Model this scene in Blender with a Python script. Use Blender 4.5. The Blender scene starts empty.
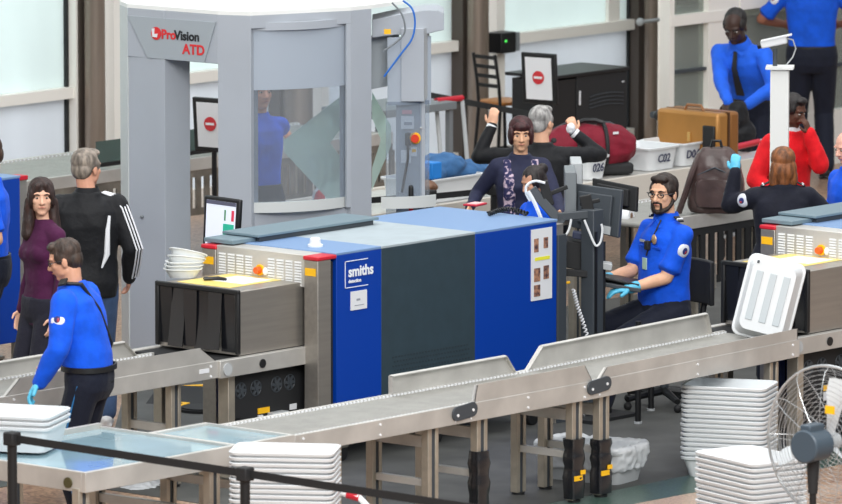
import bpy, math, random
from mathutils import Vector, Matrix, noise
random.seed(7)
V=Vector; PI=math.pi
S=bpy.context.scene; COL=S.collection
# a private scene where remesh modifiers and lettering are evaluated
WS=bpy.data.scenes.new('workbench')
def evalmesh(o):
    WS.collection.objects.link(o); vl=WS.view_layers[0]; vl.update(); dg=vl.depsgraph; dg.update()
    return bpy.data.meshes.new_from_object(o.evaluated_get(dg))
# ------------------------------------------------------------------ camera
FP=6948.; TH=math.atan(932/FP); AZ=math.radians(40.5)
fw=V((math.cos(AZ)*math.cos(TH),math.sin(AZ)*math.cos(TH),-math.sin(TH)))
rt=V((math.sin(AZ),-math.cos(AZ),0)); upv=rt.cross(fw)
def ray(x,y): return fw*FP+rt*(x-421)-upv*(y-252)
_r=ray(421,460); CAM=_r*(8.0/_r.z); CAM.z=8.0
FZ=-.11   # height of the floor in the working frame
def G(x,y,z=None):
    z=FZ if z is None else z
    r=ray(x,y); return CAM+r*((z-CAM.z)/r.z)
def onY(x,y,Y):
    r=ray(x,y); return CAM+r*((Y-CAM.y)/r.y)
def onX(x,y,X):
    r=ray(x,y); return CAM+r*((X-CAM.x)/r.x)
cd=bpy.data.cameras.new('camera'); cam=bpy.data.objects.new('camera',cd); COL.objects.link(cam)
cd.sensor_width=36; cd.lens=FP/842*36; cd.clip_end=500; cd.clip_start=1
cam.matrix_world=Matrix((( rt.x,upv.x,-fw.x,CAM.x),(rt.y,upv.y,-fw.y,CAM.y),(rt.z,upv.z,-fw.z,CAM.z),(0,0,0,1)))
S.camera=cam
cd.dof.use_dof=True; cd.dof.focus_distance=51; cd.dof.aperture_fstop=5.6
# ------------------------------------------------------------------ materials
def lin(c): return tuple(((v/255)/12.92 if v/255<=.04045 else ((v/255+.055)/1.055)**2.4) for v in c)+(1,)
MT={}
def mat(name,c,rough=.5,metal=0,var=.0,scale=8,bump=0,bscale=40,c2=None,alpha=None,trans=0,stretch=(1,1,1),coat=0,emit=0,sheen=0,spec=None):
    if name in MT: return MT[name]
    m=bpy.data.materials.new(name); m.use_nodes=True; nt=m.node_tree; b=nt.nodes['Principled BSDF']
    b.inputs['Base Color'].default_value=lin(c); b.inputs['Roughness'].default_value=rough; b.inputs['Metallic'].default_value=metal
    if spec is not None: b.inputs['Specular IOR Level'].default_value=spec
    if trans: b.inputs['Transmission Weight'].default_value=trans
    if coat: b.inputs['Coat Weight'].default_value=coat
    if sheen: b.inputs['Sheen Weight'].default_value=sheen
    if alpha is not None: b.inputs['Alpha'].default_value=alpha
    if emit: b.inputs['Emission Color'].default_value=lin(c); b.inputs['Emission Strength'].default_value=emit
    tc=nt.nodes.new('ShaderNodeTexCoord'); mp=nt.nodes.new('ShaderNodeMapping'); mp.inputs['Scale'].default_value=stretch
    nt.links.new(tc.outputs['Object'],mp.inputs['Vector'])
    if var or c2:
        n=nt.nodes.new('ShaderNodeTexNoise'); n.inputs['Scale'].default_value=scale; n.inputs['Detail'].default_value=5
        nt.links.new(mp.outputs['Vector'],n.inputs['Vector'])
        r=nt.nodes.new('ShaderNodeValToRGB'); r.color_ramp.elements[0].position=.35; r.color_ramp.elements[1].position=.65
        if c2: r.color_ramp.elements[0].color=lin(c); r.color_ramp.elements[1].color=lin(c2)
        else:
            r.color_ramp.elements[0].color=lin([v*(1-var) for v in c]); r.color_ramp.elements[1].color=lin([min(255,v*(1+var)) for v in c])
        nt.links.new(n.outputs['Fac'],r.inputs['Fac']); nt.links.new(r.outputs['Color'],b.inputs['Base Color'])
    if bump:
        n=nt.nodes.new('ShaderNodeTexNoise'); n.inputs['Scale'].default_value=bscale; n.inputs['Detail'].default_value=4
        nt.links.new(mp.outputs['Vector'],n.inputs['Vector'])
        bp=nt.nodes.new('ShaderNodeBump'); bp.inputs['Strength'].default_value=bump; bp.inputs['Distance'].default_value=.01
        nt.links.new(n.outputs['Fac'],bp.inputs['Height']); nt.links.new(bp.outputs['Normal'],b.inputs['Normal'])
    MT[name]=m; return m
steel=mat('brushed_steel',(170,165,158),.38,.75,var=.025,scale=5,stretch=(.3,6,6))
steel_d=mat('steel_worn',(150,146,138),.42,.8,var=.15,scale=4)
steel_b=mat('satin_steel',(205,203,198),.45,.55,var=.05,scale=3)
alu=mat('aluminium_profile',(188,180,166),.4,.7,var=.05)
blue_p=mat('machine_blue',(4,60,160),.42,spec=.3)
dark_p=mat('machine_slate',(50,66,75),.5,var=.03,spec=.3)
top_b=mat('lid_blue',(118,148,188),.5)
top_g=mat('lid_grey',(168,180,186),.5,var=.02)
top_d=mat('lid_slab',(112,132,142),.5)
red_p=mat('red_cap',(200,28,48),.4); yel_p=mat('yellow_mark',(250,190,20),.5); org_p=mat('orange_switch',(235,95,20),.4)
whi_p=mat('white_plastic',(232,234,236),.45,var=.01); bin_w=mat('bin_white',(216,219,221),.45); bin_d=mat('bin_translucent',(216,221,224),.45)
vent_w=mat('vent_white',(222,224,224),.5)
blk=mat('black_rubber',(22,23,25),.45); blk_m=mat('black_matte',(30,31,33),.7); blk_g=mat('black_gloss',(24,25,29),.22,spec=.7)
gry_d=mat('dark_grey_plastic',(62,68,74),.5); gry_m=mat('mid_grey_plastic',(120,126,130),.5); gry_l=mat('light_grey_plastic',(178,182,184),.5)
scan=mat('scanner_grey',(170,176,184),.5,var=.012,scale=2); scan_l=mat('scanner_pale',(205,209,208),.5); scan_t=mat('scanner_roof',(236,237,234),.5)
scan_i=mat('scanner_inset',(160,168,174),.5)
frame_w=mat('frame_white',(236,233,226),.5)
col_m=mat('column_steel',(150,136,124),.38,.6,var=.12,scale=2,stretch=(3,3,.2)); col_gap_shade=mat('column_gap_shade',(84,76,70),.5,.4)
wood_m=mat('wood_seat',(190,128,72),.4,var=.12,scale=6,stretch=(1,8,1))
skin_a=(222,170,140); skin_t=(208,150,118)
paper=mat('paper_white',(226,228,232),.7); paper_i=mat('print_grey',(150,155,165),.7)
navy_trim=mat('navy_print',(30,60,150),.6)
glove_m=mat('nitrile_glove',(90,190,225),.45)
def glassmat(name,c,tr,rough=.05):
    m=bpy.data.materials.new(name); m.use_nodes=True; nt=m.node_tree; nt.nodes.clear()
    o=nt.nodes.new('ShaderNodeOutputMaterial'); t=nt.nodes.new('ShaderNodeBsdfTransparent'); t.inputs[0].default_value=lin(c)
    g=nt.nodes.new('ShaderNodeBsdfPrincipled'); g.inputs['Base Color'].default_value=lin(c); g.inputs['Roughness'].default_value=rough; g.inputs['Specular IOR Level'].default_value=.6
    x=nt.nodes.new('ShaderNodeMixShader'); x.inputs[0].default_value=tr
    nt.links.new(g.outputs[0],x.inputs[1]); nt.links.new(t.outputs[0],x.inputs[2]); nt.links.new(x.outputs[0],o.inputs[0]); return m
gl_clear=glassmat('clear_acrylic',(228,233,238),.88); gl_band=glassmat('tinted_acrylic',(176,186,198),.12,.3); gl_green=glassmat('green_glass',(120,140,136),.6)
gl_diam=glassmat('pale_green_film',(240,255,248),.45,.5)
gl_dark=glassmat('door_glass',(200,205,200),.75)
table_refl=mat('steel_top_blue_reflection',(150,182,194),.14,.0,var=.05,scale=1.5,coat=.6)  # stainless top, its blue reflection put into the base colour
def pane_mat(name,c):
    m=bpy.data.materials.new(name); m.use_nodes=True; nt=m.node_tree; b=nt.nodes['Principled BSDF']; o=[n for n in nt.nodes if n.type=='OUTPUT_MATERIAL'][0]
    tc=nt.nodes.new('ShaderNodeTexCoord'); mp=nt.nodes.new('ShaderNodeMapping'); mp.inputs['Scale'].default_value=(1.2,1,.25)
    n=nt.nodes.new('ShaderNodeTexNoise'); n.inputs['Scale'].default_value=2
    r=nt.nodes.new('ShaderNodeValToRGB'); r.color_ramp.elements[0].color=lin([v*.96 for v in c]); r.color_ramp.elements[1].color=lin([min(255,v*1.03) for v in c])
    nt.links.new(tc.outputs['Object'],mp.inputs[0]); nt.links.new(mp.outputs[0],n.inputs[0]); nt.links.new(n.outputs['Fac'],r.inputs[0])
    t=nt.nodes.new('ShaderNodeBsdfTranslucent'); nt.links.new(r.outputs[0],t.inputs[0]); nt.links.new(r.outputs[0],b.inputs['Base Color']); b.inputs['Roughness'].default_value=.3
    x=nt.nodes.new('ShaderNodeMixShader'); x.inputs[0].default_value=.55
    nt.links.new(b.outputs[0],x.inputs[1]); nt.links.new(t.outputs[0],x.inputs[2]); nt.links.new(x.outputs[0],o.inputs[0]); return m
pane_u=pane_mat('frosted_pane_upper',(226,235,234)); pane_l=pane_mat('frosted_pane_lower',(222,226,230))
# ------------------------------------------------------------------ mesh builder
FR={}
class MB:
    def __init__(s): s.v=[]; s.f=[]
    def add(s,vs,fs):
        n=len(s.v); s.v+= [V(p) for p in vs]; s.f+=[tuple(i+n for i in f) for f in fs]; return s
    def bx(s,x0,x1,y0,y1,z0,z1):
        return s.add([(x0,y0,z0),(x1,y0,z0),(x1,y1,z0),(x0,y1,z0),(x0,y0,z1),(x1,y0,z1),(x1,y1,z1),(x0,y1,z1)],
          [(0,3,2,1),(4,5,6,7),(0,1,5,4),(1,2,6,5),(2,3,7,6),(3,0,4,7)])
    def box(s,c,sz,R=None):
        c=V(c); pts=[V((sx*sz[0]/2,sy*sz[1]/2,q*sz[2]/2)) for q in(-1,1) for sx,sy in((-1,-1),(1,-1),(1,1),(-1,1))]
        if R is not None: pts=[R@p for p in pts]
        return s.add([c+p for p in pts],[(0,3,2,1),(4,5,6,7),(0,1,5,4),(1,2,6,5),(2,3,7,6),(3,0,4,7)])
    def ext(s,pts,vec):
        pts=[V(p) for p in pts]; vec=V(vec); n=len(pts)
        nr=sum(((pts[i]-pts[0]).cross(pts[(i+1)%n]-pts[0]) for i in range(n)),V((0,0,0)))
        if nr.dot(vec)<0: pts.reverse()
        fs=[tuple(range(n-1,-1,-1)),tuple(range(n,2*n))]+[(i,(i+1)%n,n+(i+1)%n,n+i) for i in range(n)]
        return s.add(pts+[p+vec for p in pts],fs)
    def prism(s,poly,z0,z1): return s.ext([(p[0],p[1],z0) for p in poly],(0,0,z1-z0))
    def loft(s,rings,cap=True):
        n=len(rings[0]); vs=[p for r in rings for p in r]; fs=[]
        for k in range(len(rings)-1):
            for i in range(n):
                j=(i+1)%n; fs.append((k*n+i,k*n+j,(k+1)*n+j,(k+1)*n+i))
        if cap: fs.append(tuple(range(n-1,-1,-1))); fs.append(tuple((len(rings)-1)*n+i for i in range(n)))
        return s.add(vs,fs)
    def cyl(s,a,b,r1,r2=None,n=20):
        return s.tube([a,b],[r1,r1 if r2 is None else r2],n)
    def tube(s,pts,r,n=8,closed=False):
        pts=[V(p) for p in pts]; rs=r if isinstance(r,(list,tuple)) else [r]*len(pts)
        rings=[]; u=None
        for i,p in enumerate(pts):
            if closed: d=pts[(i+1)%len(pts)]-pts[i-1]
            else: d=(pts[min(i+1,len(pts)-1)]-pts[max(i-1,0)])
            d.normalize()
            if u is None: u=d.orthogonal().normalized()
            else:
                u=u-d*u.dot(d)
                u=u.normalized() if u.length>1e-6 else d.orthogonal().normalized()
            w=d.cross(u); rings.append([p+(u*math.cos(2*PI*k/n)+w*math.sin(2*PI*k/n))*rs[i] for k in range(n)])
        if closed: rings.append(rings[0]); return s.loft(rings,False)
        return s.loft(rings)
    def sph(s,c,r,R=None,nu=16,nv=10):
        c=V(c); r=(r,r,r) if not isinstance(r,(list,tuple)) else r; vs=[]
        for j in range(1,nv):
            t=PI*j/nv
            for i in range(nu):
                a=2*PI*i/nu; p=V((r[0]*math.sin(t)*math.cos(a),r[1]*math.sin(t)*math.sin(a),-r[2]*math.cos(t)))
                vs.append(c+(R@p if R is not None else p))
        b=V((0,0,-r[2])); t_=V((0,0,r[2])); vs.append(c+(R@b if R is not None else b)); vs.append(c+(R@t_ if R is not None else t_))
        fs=[(j*nu+i,j*nu+(i+1)%nu,(j+1)*nu+(i+1)%nu,(j+1)*nu+i) for j in range(nv-2) for i in range(nu)]
        k=(nv-1)*nu; fs+=[(k,(i+1)%nu,i) for i in range(nu)]+[(k+1,(nv-2)*nu+i,(nv-2)*nu+(i+1)%nu) for i in range(nu)]
        return s.add(vs,fs)
    def caps(s,a,b,ra,rb,n=14):
        a=V(a);b=V(b); L=(b-a).length
        if L<1e-5: return s.sph(a,ra)
        d=(b-a)/L; pts=[];rs=[]
        for t in (-80,-55,-28,0): pts.append(a+d*ra*math.sin(math.radians(t))); rs.append(ra*math.cos(math.radians(t)))
        for t in (0,28,55,80): pts.append(b+d*rb*math.sin(math.radians(t))); rs.append(rb*math.cos(math.radians(t)))
        return s.tube(pts,rs,n)
    def build(s,name,m,parent=None,world=True,bev=0,smooth=True,ang=35):
        me=bpy.data.meshes.new(name); vs=s.v
        if parent is not None and world and parent in FR:
            I=FR[parent].inverted(); vs=[I@p for p in vs]
        me.from_pydata([tuple(p) for p in vs],[],s.f); me.validate()
        me.materials.append(m)
        if smooth:
            me.polygons.foreach_set('use_smooth',[True]*len(me.polygons)); me.set_sharp_from_angle(angle=math.radians(ang))
        return link(name,me,parent,bev)
def link(name,me,parent=None,bev=0):
    o=bpy.data.objects.new(name,me); COL.objects.link(o)
    if parent is not None:
        o.parent=parent
        if parent in FR: FR[o]=FR[parent]
    else: FR[o]=Matrix.Identity(4)
    if bev:
        b=o.modifiers.new('b','BEVEL'); b.width=bev; b.segments=2; b.limit_method='ANGLE'; b.angle_limit=math.radians(40); b.harden_normals=False
    return o
def tag(o,label,cat,group=None,kind=None):
    o['label']=label; o['category']=cat
    if group: o['group']=group
    if kind: o['kind']=kind
    return o
def thing(name,label,cat,loc=(0,0,0),rz=0,group=None):
    o=bpy.data.objects.new(name,None); COL.objects.link(o); o.empty_display_size=.1
    o.location=loc; o.rotation_euler=(0,0,rz); FR[o]=Matrix.Translation(V(loc))@Matrix.Rotation(rz,4,'Z')
    return tag(o,label,cat,group)
def struct(o): o['kind']='structure'; return o
def dup(root,loc,rz=0,label=None,group=None,M=None):
    r=root.copy(); COL.objects.link(r); r.location=loc; r.rotation_euler=(0,0,rz)
    FR[r]=Matrix.Translation(V(loc))@Matrix.Rotation(rz,4,'Z')
    if label: r['label']=label
    if group: r['group']=group
    for ch in list(root.children):
        c=ch.copy(); COL.objects.link(c); c.parent=r
        for g in list(ch.children):
            d=g.copy(); COL.objects.link(d); d.parent=c
    return r
def text(s,origin,right,up,size,m,parent,name='lettering',depth=.003,bold=0,align='LEFT',shear=0):
    cu=bpy.data.curves.new('t','FONT'); cu.body=s; cu.size=size; cu.extrude=depth/2; cu.offset=bold; cu.align_x=align; cu.shear=shear; cu.resolution_u=3
    o=bpy.data.objects.new('t',cu); me=evalmesh(o); bpy.data.objects.remove(o); bpy.data.curves.remove(cu)
    right=V(right).normalized(); up=V(up).normalized(); nn=right.cross(up)
    M=Matrix(((right.x,up.x,nn.x,origin[0]),(right.y,up.y,nn.y,origin[1]),(right.z,up.z,nn.z,origin[2]),(0,0,0,1)))
    if parent in FR: M=FR[parent].inverted()@M
    me.transform(M); me.materials.clear(); me.materials.append(m); me.name=name
    return link(name,me,parent)
def remeshed(mb,vox,smooth=2,disp=0,dscale=6,seed=0,stretch=(1,1,1)):
    me=bpy.data.meshes.new('tmp'); me.from_pydata([tuple(p) for p in mb.v],[],mb.f); me.validate()
    o=bpy.data.objects.new('tmp',me)
    r=o.modifiers.new('r','REMESH'); r.mode='VOXEL'; r.voxel_size=vox; r.adaptivity=0
    if smooth: q=o.modifiers.new('s','SMOOTH'); q.factor=.6; q.iterations=smooth
    out=evalmesh(o)
    bpy.data.objects.remove(o); bpy.data.meshes.remove(me)
    if disp:
        sd=V((seed*7.3,seed*3.1,seed))
        nv=len(out.vertices); co=[0.]*(3*nv); no=[0.]*(3*nv); out.vertices.foreach_get('co',co); out.vertex_normals.foreach_get('vector',no)
        for i in range(nv):
            j=3*i; p=V((co[j]*stretch[0],co[j+1]*stretch[1],co[j+2]*stretch[2]))*dscale+sd
            d=(1-abs(noise.noise(p))*2.2+ .5*noise.noise(p*2.3))*disp
            co[j]+=no[j]*d; co[j+1]+=no[j+1]*d; co[j+2]+=no[j+2]*d
        out.vertices.foreach_set('co',co); out.update()
    out.polygons.foreach_set('use_smooth',[True]*len(out.polygons))
    return out
def Rx(a): return Matrix.Rotation(a,3,'X')
def Ry(a): return Matrix.Rotation(a,3,'Y')
def Rz(a): return Matrix.Rotation(a,3,'Z')
# ------------------------------------------------------------------ people
CLOTH={}
def cloth(name,c,rough=.75,var=.06,spec=.2): return mat('cloth_'+name,c,rough,var=var,scale=9,bump=.35,bscale=30,sheen=.05,spec=spec)
shirt_blue=cloth('royal_blue',(18,88,222)); trous_navy=cloth('navy_trousers',(26,30,44)); blk_jack=cloth('black_jacket',(28,29,32),.6)
def ik(a,t,l1,l2,pole):
    a=V(a);t=V(t);d=t-a; L=d.length
    if L>(l1+l2)*.999: t=a+d*((l1+l2)*.999/L); d=t-a; L=d.length
    u=d/L; x=(l1*l1-l2*l2+L*L)/(2*L); h=math.sqrt(max(0,l1*l1-x*x)); p=V(pole); p=p-u*p.dot(u)
    p=p.normalized() if p.length>1e-5 else u.orthogonal().normalized()
    return a+u*x+p*h,t
def ring(c,rx,ry,lat,fwd,n=24,e=2.3):
    out=[]
    for k in range(n):
        a=2*PI*k/n; ca,sa=math.cos(a),math.sin(a)
        out.append(c+lat*(rx*abs(ca)**(2/e)*(1 if ca>0 else -1))+fwd*(ry*abs(sa)**(2/e)*(1 if sa>0 else -1)))
    return out
class Body:
    def __init__(s,loc,az,H=1.75,fem=False,pel=None,chest=None,lean=0,leanside=0,twist=0,hipz=None,wide=1.0,belly=0):
        H=H+.11; s.H=H; k=s.k=H/1.75; s.rz=az-PI/2; s.loc=V((loc[0],loc[1],FZ)); s.fem=fem; s.wide=wide; s.belly=belly
        s.M=Matrix.Translation(s.loc)@Matrix.Rotation(s.rz,4,'Z'); s.Mi=s.M.inverted()
        s.pel=V((0,0,.94*k)) if hipz is None else V((0,0,hipz))
        if pel: s.pel=V(pel)
        R=Ry(leanside)@Rx(-lean); s.up=R@V((0,0,1)); Rt=R@Rz(twist)
        s.lat=V((1,0,0)); s.lat2=Rt@V((1,0,0)); s.fw=V((0,1,0)); s.fw2=Rt@V((0,1,0))
        s.waist=s.pel+V((0,0,.08*k))+s.up*.06*k
        s.chest=s.waist+s.up*.22*k
        s.neck=s.chest+s.up*.20*k
        sw=(.145 if fem else .172)*k*wide; s.sw=sw
        s.shR=s.neck-s.up*.085*k+s.lat2*sw; s.shL=s.neck-s.up*.085*k-s.lat2*sw
        s.hd=s.neck+s.up*.10*k+s.fw2*.025*k+V((0,0,.055*k))
        hw=.09*k; s.hiR=s.pel+V((hw,0,-.03*k)); s.hiL=s.pel+V((-hw,0,-.03*k))
        s.anR=V((.11*k,-.0,.09*k)); s.anL=V((-.11*k,0,.09*k)); s.kpole=V((0,1,0)); s.ftR=V((0.15,1,0)).normalized(); s.ftL=V((-.15,1,0)).normalized()
        s.wrR=s.shR+V((.06*k,.06,-.52*k)); s.wrL=s.shL+V((-.06*k,.06,-.52*k))
        s.epR=V((.5,-1,0)); s.epL=V((-.5,-1,0)); s.hdR=None; s.hdL=None
        s.hRot=Matrix.Identity(3); s.curl=.35; s.kpL=s.kpR=None
    def W(s,p): return s.Mi@V(p)
    def look(s,yaw=0,pitch=0,roll=0): s.hRot=Rz(yaw)@Rx(-pitch)@Ry(roll)
    def headto(s,px,py):
        t=s.M@(s.hd+s.hRot@V((0,-.01,.125))*s.k); g=G(px,py,t.z); s.loc=s.loc+V((g.x-t.x,g.y-t.y,0))
        s.M=Matrix.Translation(s.loc)@Matrix.Rotation(s.rz,4,'Z'); s.Mi=s.M.inverted()
    def solve(s):
        k=s.k
        s.elR,s.wrR=ik(s.shR,s.wrR,.285*k,.25*k,s.epR); s.elL,s.wrL=ik(s.shL,s.wrL,.285*k,.25*k,s.epL)
        s.knR,s.anR=ik(s.hiR,s.anR,.43*k,.42*k,s.kpR or s.kpole); s.knL,s.anL=ik(s.hiL,s.anL,.43*k,.42*k,s.kpL or s.kpole)
    def torso(s,mb,g=0,bottom=-.12,top=True,low=0,sy=1,ntop=.078):
        k=s.k; f=s.fem; w=s.wide
        hx=(.172 if f else .160)*w;wx=(.128 if f else .148)*w;cx=(.148 if f else .168)*w; b=s.belly
        L=[(s.pel+V((0,0,bottom*k)),hx*.92,.10,0),(s.pel,hx,.115+b*.3,0),(s.waist,wx,.10+b,.4),(s.waist.lerp(s.chest,.5),(wx+cx)/2,.105+b*.6,.7),(s.chest,cx,.118,1),(s.chest.lerp(s.neck,.45),cx*1.0,.105,1)]
        if bottom>0: L.pop(1)
        if top: L+=[(s.neck-s.up*.055*k,cx*.72,.075,1),(s.neck-s.up*.02*k,ntop*.95,.064,1),(s.neck+s.up*.012*k,ntop*.78,.058,1)]
        rings=[]
        for c,rx,ry,t in L:
            lat=s.lat.lerp(s.lat2,t).normalized(); fwd=s.fw.lerp(s.fw2,t).normalized()
            if t==1 and f and c is not None and (c-s.chest).length<.02: ry+=.02
            rings.append(ring(c+fwd*(b*.4 if t in(.4,.7) else 0),rx*k+g,ry*k+g,lat,fwd))
        mb.loft(rings)
        if f and bottom>-.2:
            for q in(-1,1): mb.sph(s.chest+s.lat2*q*.072*k+s.fw2*.085*k-s.up*.01,(.062*k+g*.6,.055*k+g*.6,.06*k+g*.6))
        if top:
            for q,sh in((1,s.shR),(-1,s.shL)): mb.caps(s.neck-s.up*.065*k+s.lat2*q*.05*k,sh,.052*k+g*.5,.052*k+g*.8)
        return mb
    def arms(s,mb,g=0,upto='wrist',only=None,cuff=0):
        k=s.k*(.9 if s.fem else 1)
        for q,sh,el,wr in(('R',s.shR,s.elR,s.wrR),('L',s.shL,s.elL,s.wrL)):
            if only and q!=only: continue
            if upto=='short':
                e=sh.lerp(el,.82); mb.caps(sh,e-(e-sh).normalized()*.03,.053*k+g*.8,.049*k+g); mb.cyl(e-(e-sh).normalized()*.05,e,.051*k+g,.053*k+g+.004)
                continue
            mb.caps(sh,el,.055*k+g,.042*k+g*.9)
            mb.caps(el,el.lerp(wr,.4),.042*k+g*.9,.040*k+g*.8); mb.caps(el.lerp(wr,.4),wr,.040*k+g*.8,(.027*k if not g else .03*k+g*.6))
        return mb
    def legs(s,mb,g=0,upto=1.0):
        k=s.k
        for hi,kn,an in((s.hiR,s.knR,s.anR),(s.hiL,s.knL,s.anL)):
            mb.caps(hi,hi.lerp(kn,.5),.088*k+g,.075*k+g); mb.caps(hi.lerp(kn,.5),kn,.075*k+g,.056*k+g)
            m=kn.lerp(an,.35); mb.caps(kn,m,.056*k+g,.055*k+g); e=kn.lerp(an,upto); mb.caps(m,e,.055*k+g,(.038*k if not g else .05*k+g))
        return mb
    def hand(s,mb,q,g=0):
        k=s.k*(.92 if s.fem else 1); el,wr=(s.elR,s.wrR) if q=='R' else (s.elL,s.wrL)
        spec=s.hdR if q=='R' else s.hdL; sg=1 if q=='R' else -1
        d=(wr-el).normalized(); 
        if spec: dd,nn,curl=V(spec[0]).normalized(),V(spec[1]).normalized(),spec[2]
        else: dd=d; nn=V((-sg,0.2,0)); curl=s.curl   # nn : palm facing direction
        nn=(nn-dd*nn.dot(dd)).normalized(); w=dd.cross(nn)*sg*-1
        # w points to the thumb side
        if not spec and w.y<0: w=-w
        if spec and len(spec)>3 and w.dot(V(spec[3]))<0: w=-w
        R=Matrix((w,dd,nn)).transposed()
        mb.caps(wr-dd*.02,wr+dd*.02*k,.025*k+g,.026*k+g)
        mb.sph(wr+dd*.05*k,(.040*k+g,.052*k+g,.017*k+g),R)
        for i,(o,l) in enumerate(((.029,.070),(.010,.080),(-.009,.075),(-.027,.058))):
            p=wr+dd*.082*k+w*o*k; c=curl*(1+.1*i); d1=dd*math.cos(c*.6)+nn*math.sin(c*.6); d2=dd*math.cos(c*1.6)+nn*math.sin(c*1.6); d3=dd*math.cos(c*2.4)+nn*math.sin(c*2.4)
            a=p+d1*l*.45*k; b=a+d2*l*.32*k; e=b+d3*l*.22*k
            mb.caps(wr+dd*.05*k+w*o*.8*k,p,.010*k+g,.0098*k+g,8); mb.caps(p,a,.0096*k+g,.009*k+g,8); mb.caps(a,b,.009*k+g,.0083*k+g,8); mb.caps(b,e,.0083*k+g,.0072*k+g,8)
        t0=wr+dd*.02*k+w*.022*k; t1=t0+(dd*.55+w*.75+nn*.25).normalized()*.042*k; t2=t1+(dd*.85+w*.25+nn*.35).normalized()*.035*k
        mb.caps(t0,t1,.014*k+g,.011*k+g,8); mb.caps(t1,t2,.011*k+g,.0085*k+g,8)
        return mb
    def H_(s,p): return s.hd+s.hRot@(V(p)*s.k*1.0)
    def head(s,mb):
        k=s.k; R=s.hRot; e=lambda c,r,RR=None: mb.sph(s.H_(c),tuple(v*k for v in r),R@RR if RR is not None else R,20,14)
        e((0,-.012,.034),(.076,.094,.086)); e((0,.022,-.026),(.064,.068,.088)); e((0,.052,-.092),(.030,.028,.022))
        e((0,.066,.030),(.056,.022,.016)); # brow
        for q in(-1,1):
            e((q*.035,.056,-.018),(.025,.026,.025)); e((q*.079,-.006,-.008),(.009,.019,.032)); e((q*(.040 if s.fem else .044),.012,-.062),(.019,.040,.026))
        mb.caps(s.H_((0,.083,.012)),s.H_((0,.104,-.026)),.0085*k,.0135*k,10); e((0.012,.092,-.030),(.010,.010,.008)); e((-.012,.092,-.030),(.010,.010,.008))
        e((0,.080,-.056),(.024,.012,.010))
        mb.caps(s.neck-s.up*.02*k,s.H_((0,-.022,-.06)),(.052 if s.fem else .060)*k,(.049 if s.fem else .057)*k,16)
        return mb
def person(label,B,skin,shirt,sleeve='long',trousers=None,hair='short',haircol=(40,28,22),shirt_name='shirt',gloves='',glasses=False,shoes=(24,24,26),belt=True,vox=.006,cl=.011,
           shirt_low=.02,beard=False,collar=None,tuck=True,extra=None,group=None,loose=0.012,recede=0,name='person'):
    B.solve(); k=B.k
    root=bpy.data.objects.new(name,None); COL.objects.link(root); root.location=B.loc; root.rotation_euler=(0,0,B.rz); FR[root]=Matrix.Identity(4)
    tag(root,label,'person',group); sd=len(label)
    sk=mat('skin_%d_%d_%d'%skin,skin,.48,var=.03,scale=14,spec=.3)
    mb=MB(); B.torso(mb,-.01); B.arms(mb); B.legs(mb,-.004); B.head(mb)
    for q in 'RL': B.hand(mb,q)
    for an,ft in((B.anR,B.ftR),(B.anL,B.ftL)): mb.caps(an-ft*.03+V((0,0,-.045*k)),an+ft*.13*k+V((0,0,-.06*k)),.036*k,.03*k)
    me=remeshed(mb,vox,2); me.materials.append(sk); body=link('body',me,root)
    # shirt
    mb=MB(); B.torso(mb,loose,bottom=(-shirt_low if not tuck else .042)); B.arms(mb,loose,'short' if sleeve=='short' else 'wrist')
    me=remeshed(mb,cl,4,.006 if sleeve!='short' else .005,7,sd,(1,1,.7)); me.materials.append(shirt); sh=link(shirt_name,me,root)
    if collar:
        mb=MB()
        for q in(-1,1): mb.ext([B.neck+B.fw2*.075*k+B.up*.0*k,B.neck+B.fw2*.085*k-B.up*.05*k+B.lat2*q*.05*k,B.neck+B.lat2*q*.085*k+B.fw2*.03-B.up*.01*k,B.neck+B.lat2*q*.07*k+B.up*.035*k],B.fw2*.006)
        c0=B.neck+B.up*.012*k-B.fw2*.004
        rr=[ring(c0-B.up*.02*k,.088*k,.08*k,B.lat2,B.fw2),ring(c0+B.up*.03*k,.070*k,.068*k,B.lat2,B.fw2),ring(c0+B.up*.025*k,.064*k,.060*k,B.lat2,B.fw2),ring(c0-B.up*.02*k,.078*k,.07*k,B.lat2,B.fw2)]
        mb.loft(rr,False).build('collar',collar,sh)
    # trousers
    mb=MB(); rings=[]
    hx=(.172 if B.fem else .160)*B.wide
    mb.loft([ring(B.pel+V((0,0,z*k)),hx*s_*k+.014,(.115+B.belly*.3)*s2*k+.014,B.lat,B.fw) for z,s_,s2 in((-.13,.8,.75),(-.07,1.02,1.0),(0,1.05,1.05),(.065,1.0,1.0))])
    B.legs(mb,.024,.97)
    me=remeshed(mb,cl,3,.005,6,sd+3,(1,1,.6)); me.materials.append(trousers or trous_navy); tr=link('trousers',me,root)
    if belt and tuck:
        c=B.pel+V((0,0,.062*k)); mb=MB(); R_=lambda z,g:ring(c+V((0,0,z)),(hx*.97)*k+g+loose-.014,(.113+B.belly*.6)*k+g+loose-.014,B.lat,B.fw)
        mb.loft([R_(-.018,.006),R_(-.018,.020),R_(.018,.020),R_(.018,.006)],False).build('belt',blk,root); 
    # shoes
    sm=mat('shoe_%d_%d_%d'%shoes,shoes,.4)
    for an,ft in((B.anR,B.ftR),(B.anL,B.ftL)):
        mb=MB(); f=V(ft); mb.caps(an-f*.035*k+V((0,0,-.045*k)),an+f*.15*k+V((0,0,-.058*k)),.044*k,.036*k); mb.caps(an,an+V((0,0,-.05*k)),.042*k,.045*k)
        sl=f.cross(V((0,0,1))); c=an+f*.055*k+V((0,0,-.084*k)); c.z=max(c.z,.012)
        mb.box(c,(.25*k,.085*k,.022),Matrix((f,-sl,V((0,0,1)))).transposed()); me=remeshed(mb,.009,2); me.materials.append(sm); link('shoe',me,root)
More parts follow.
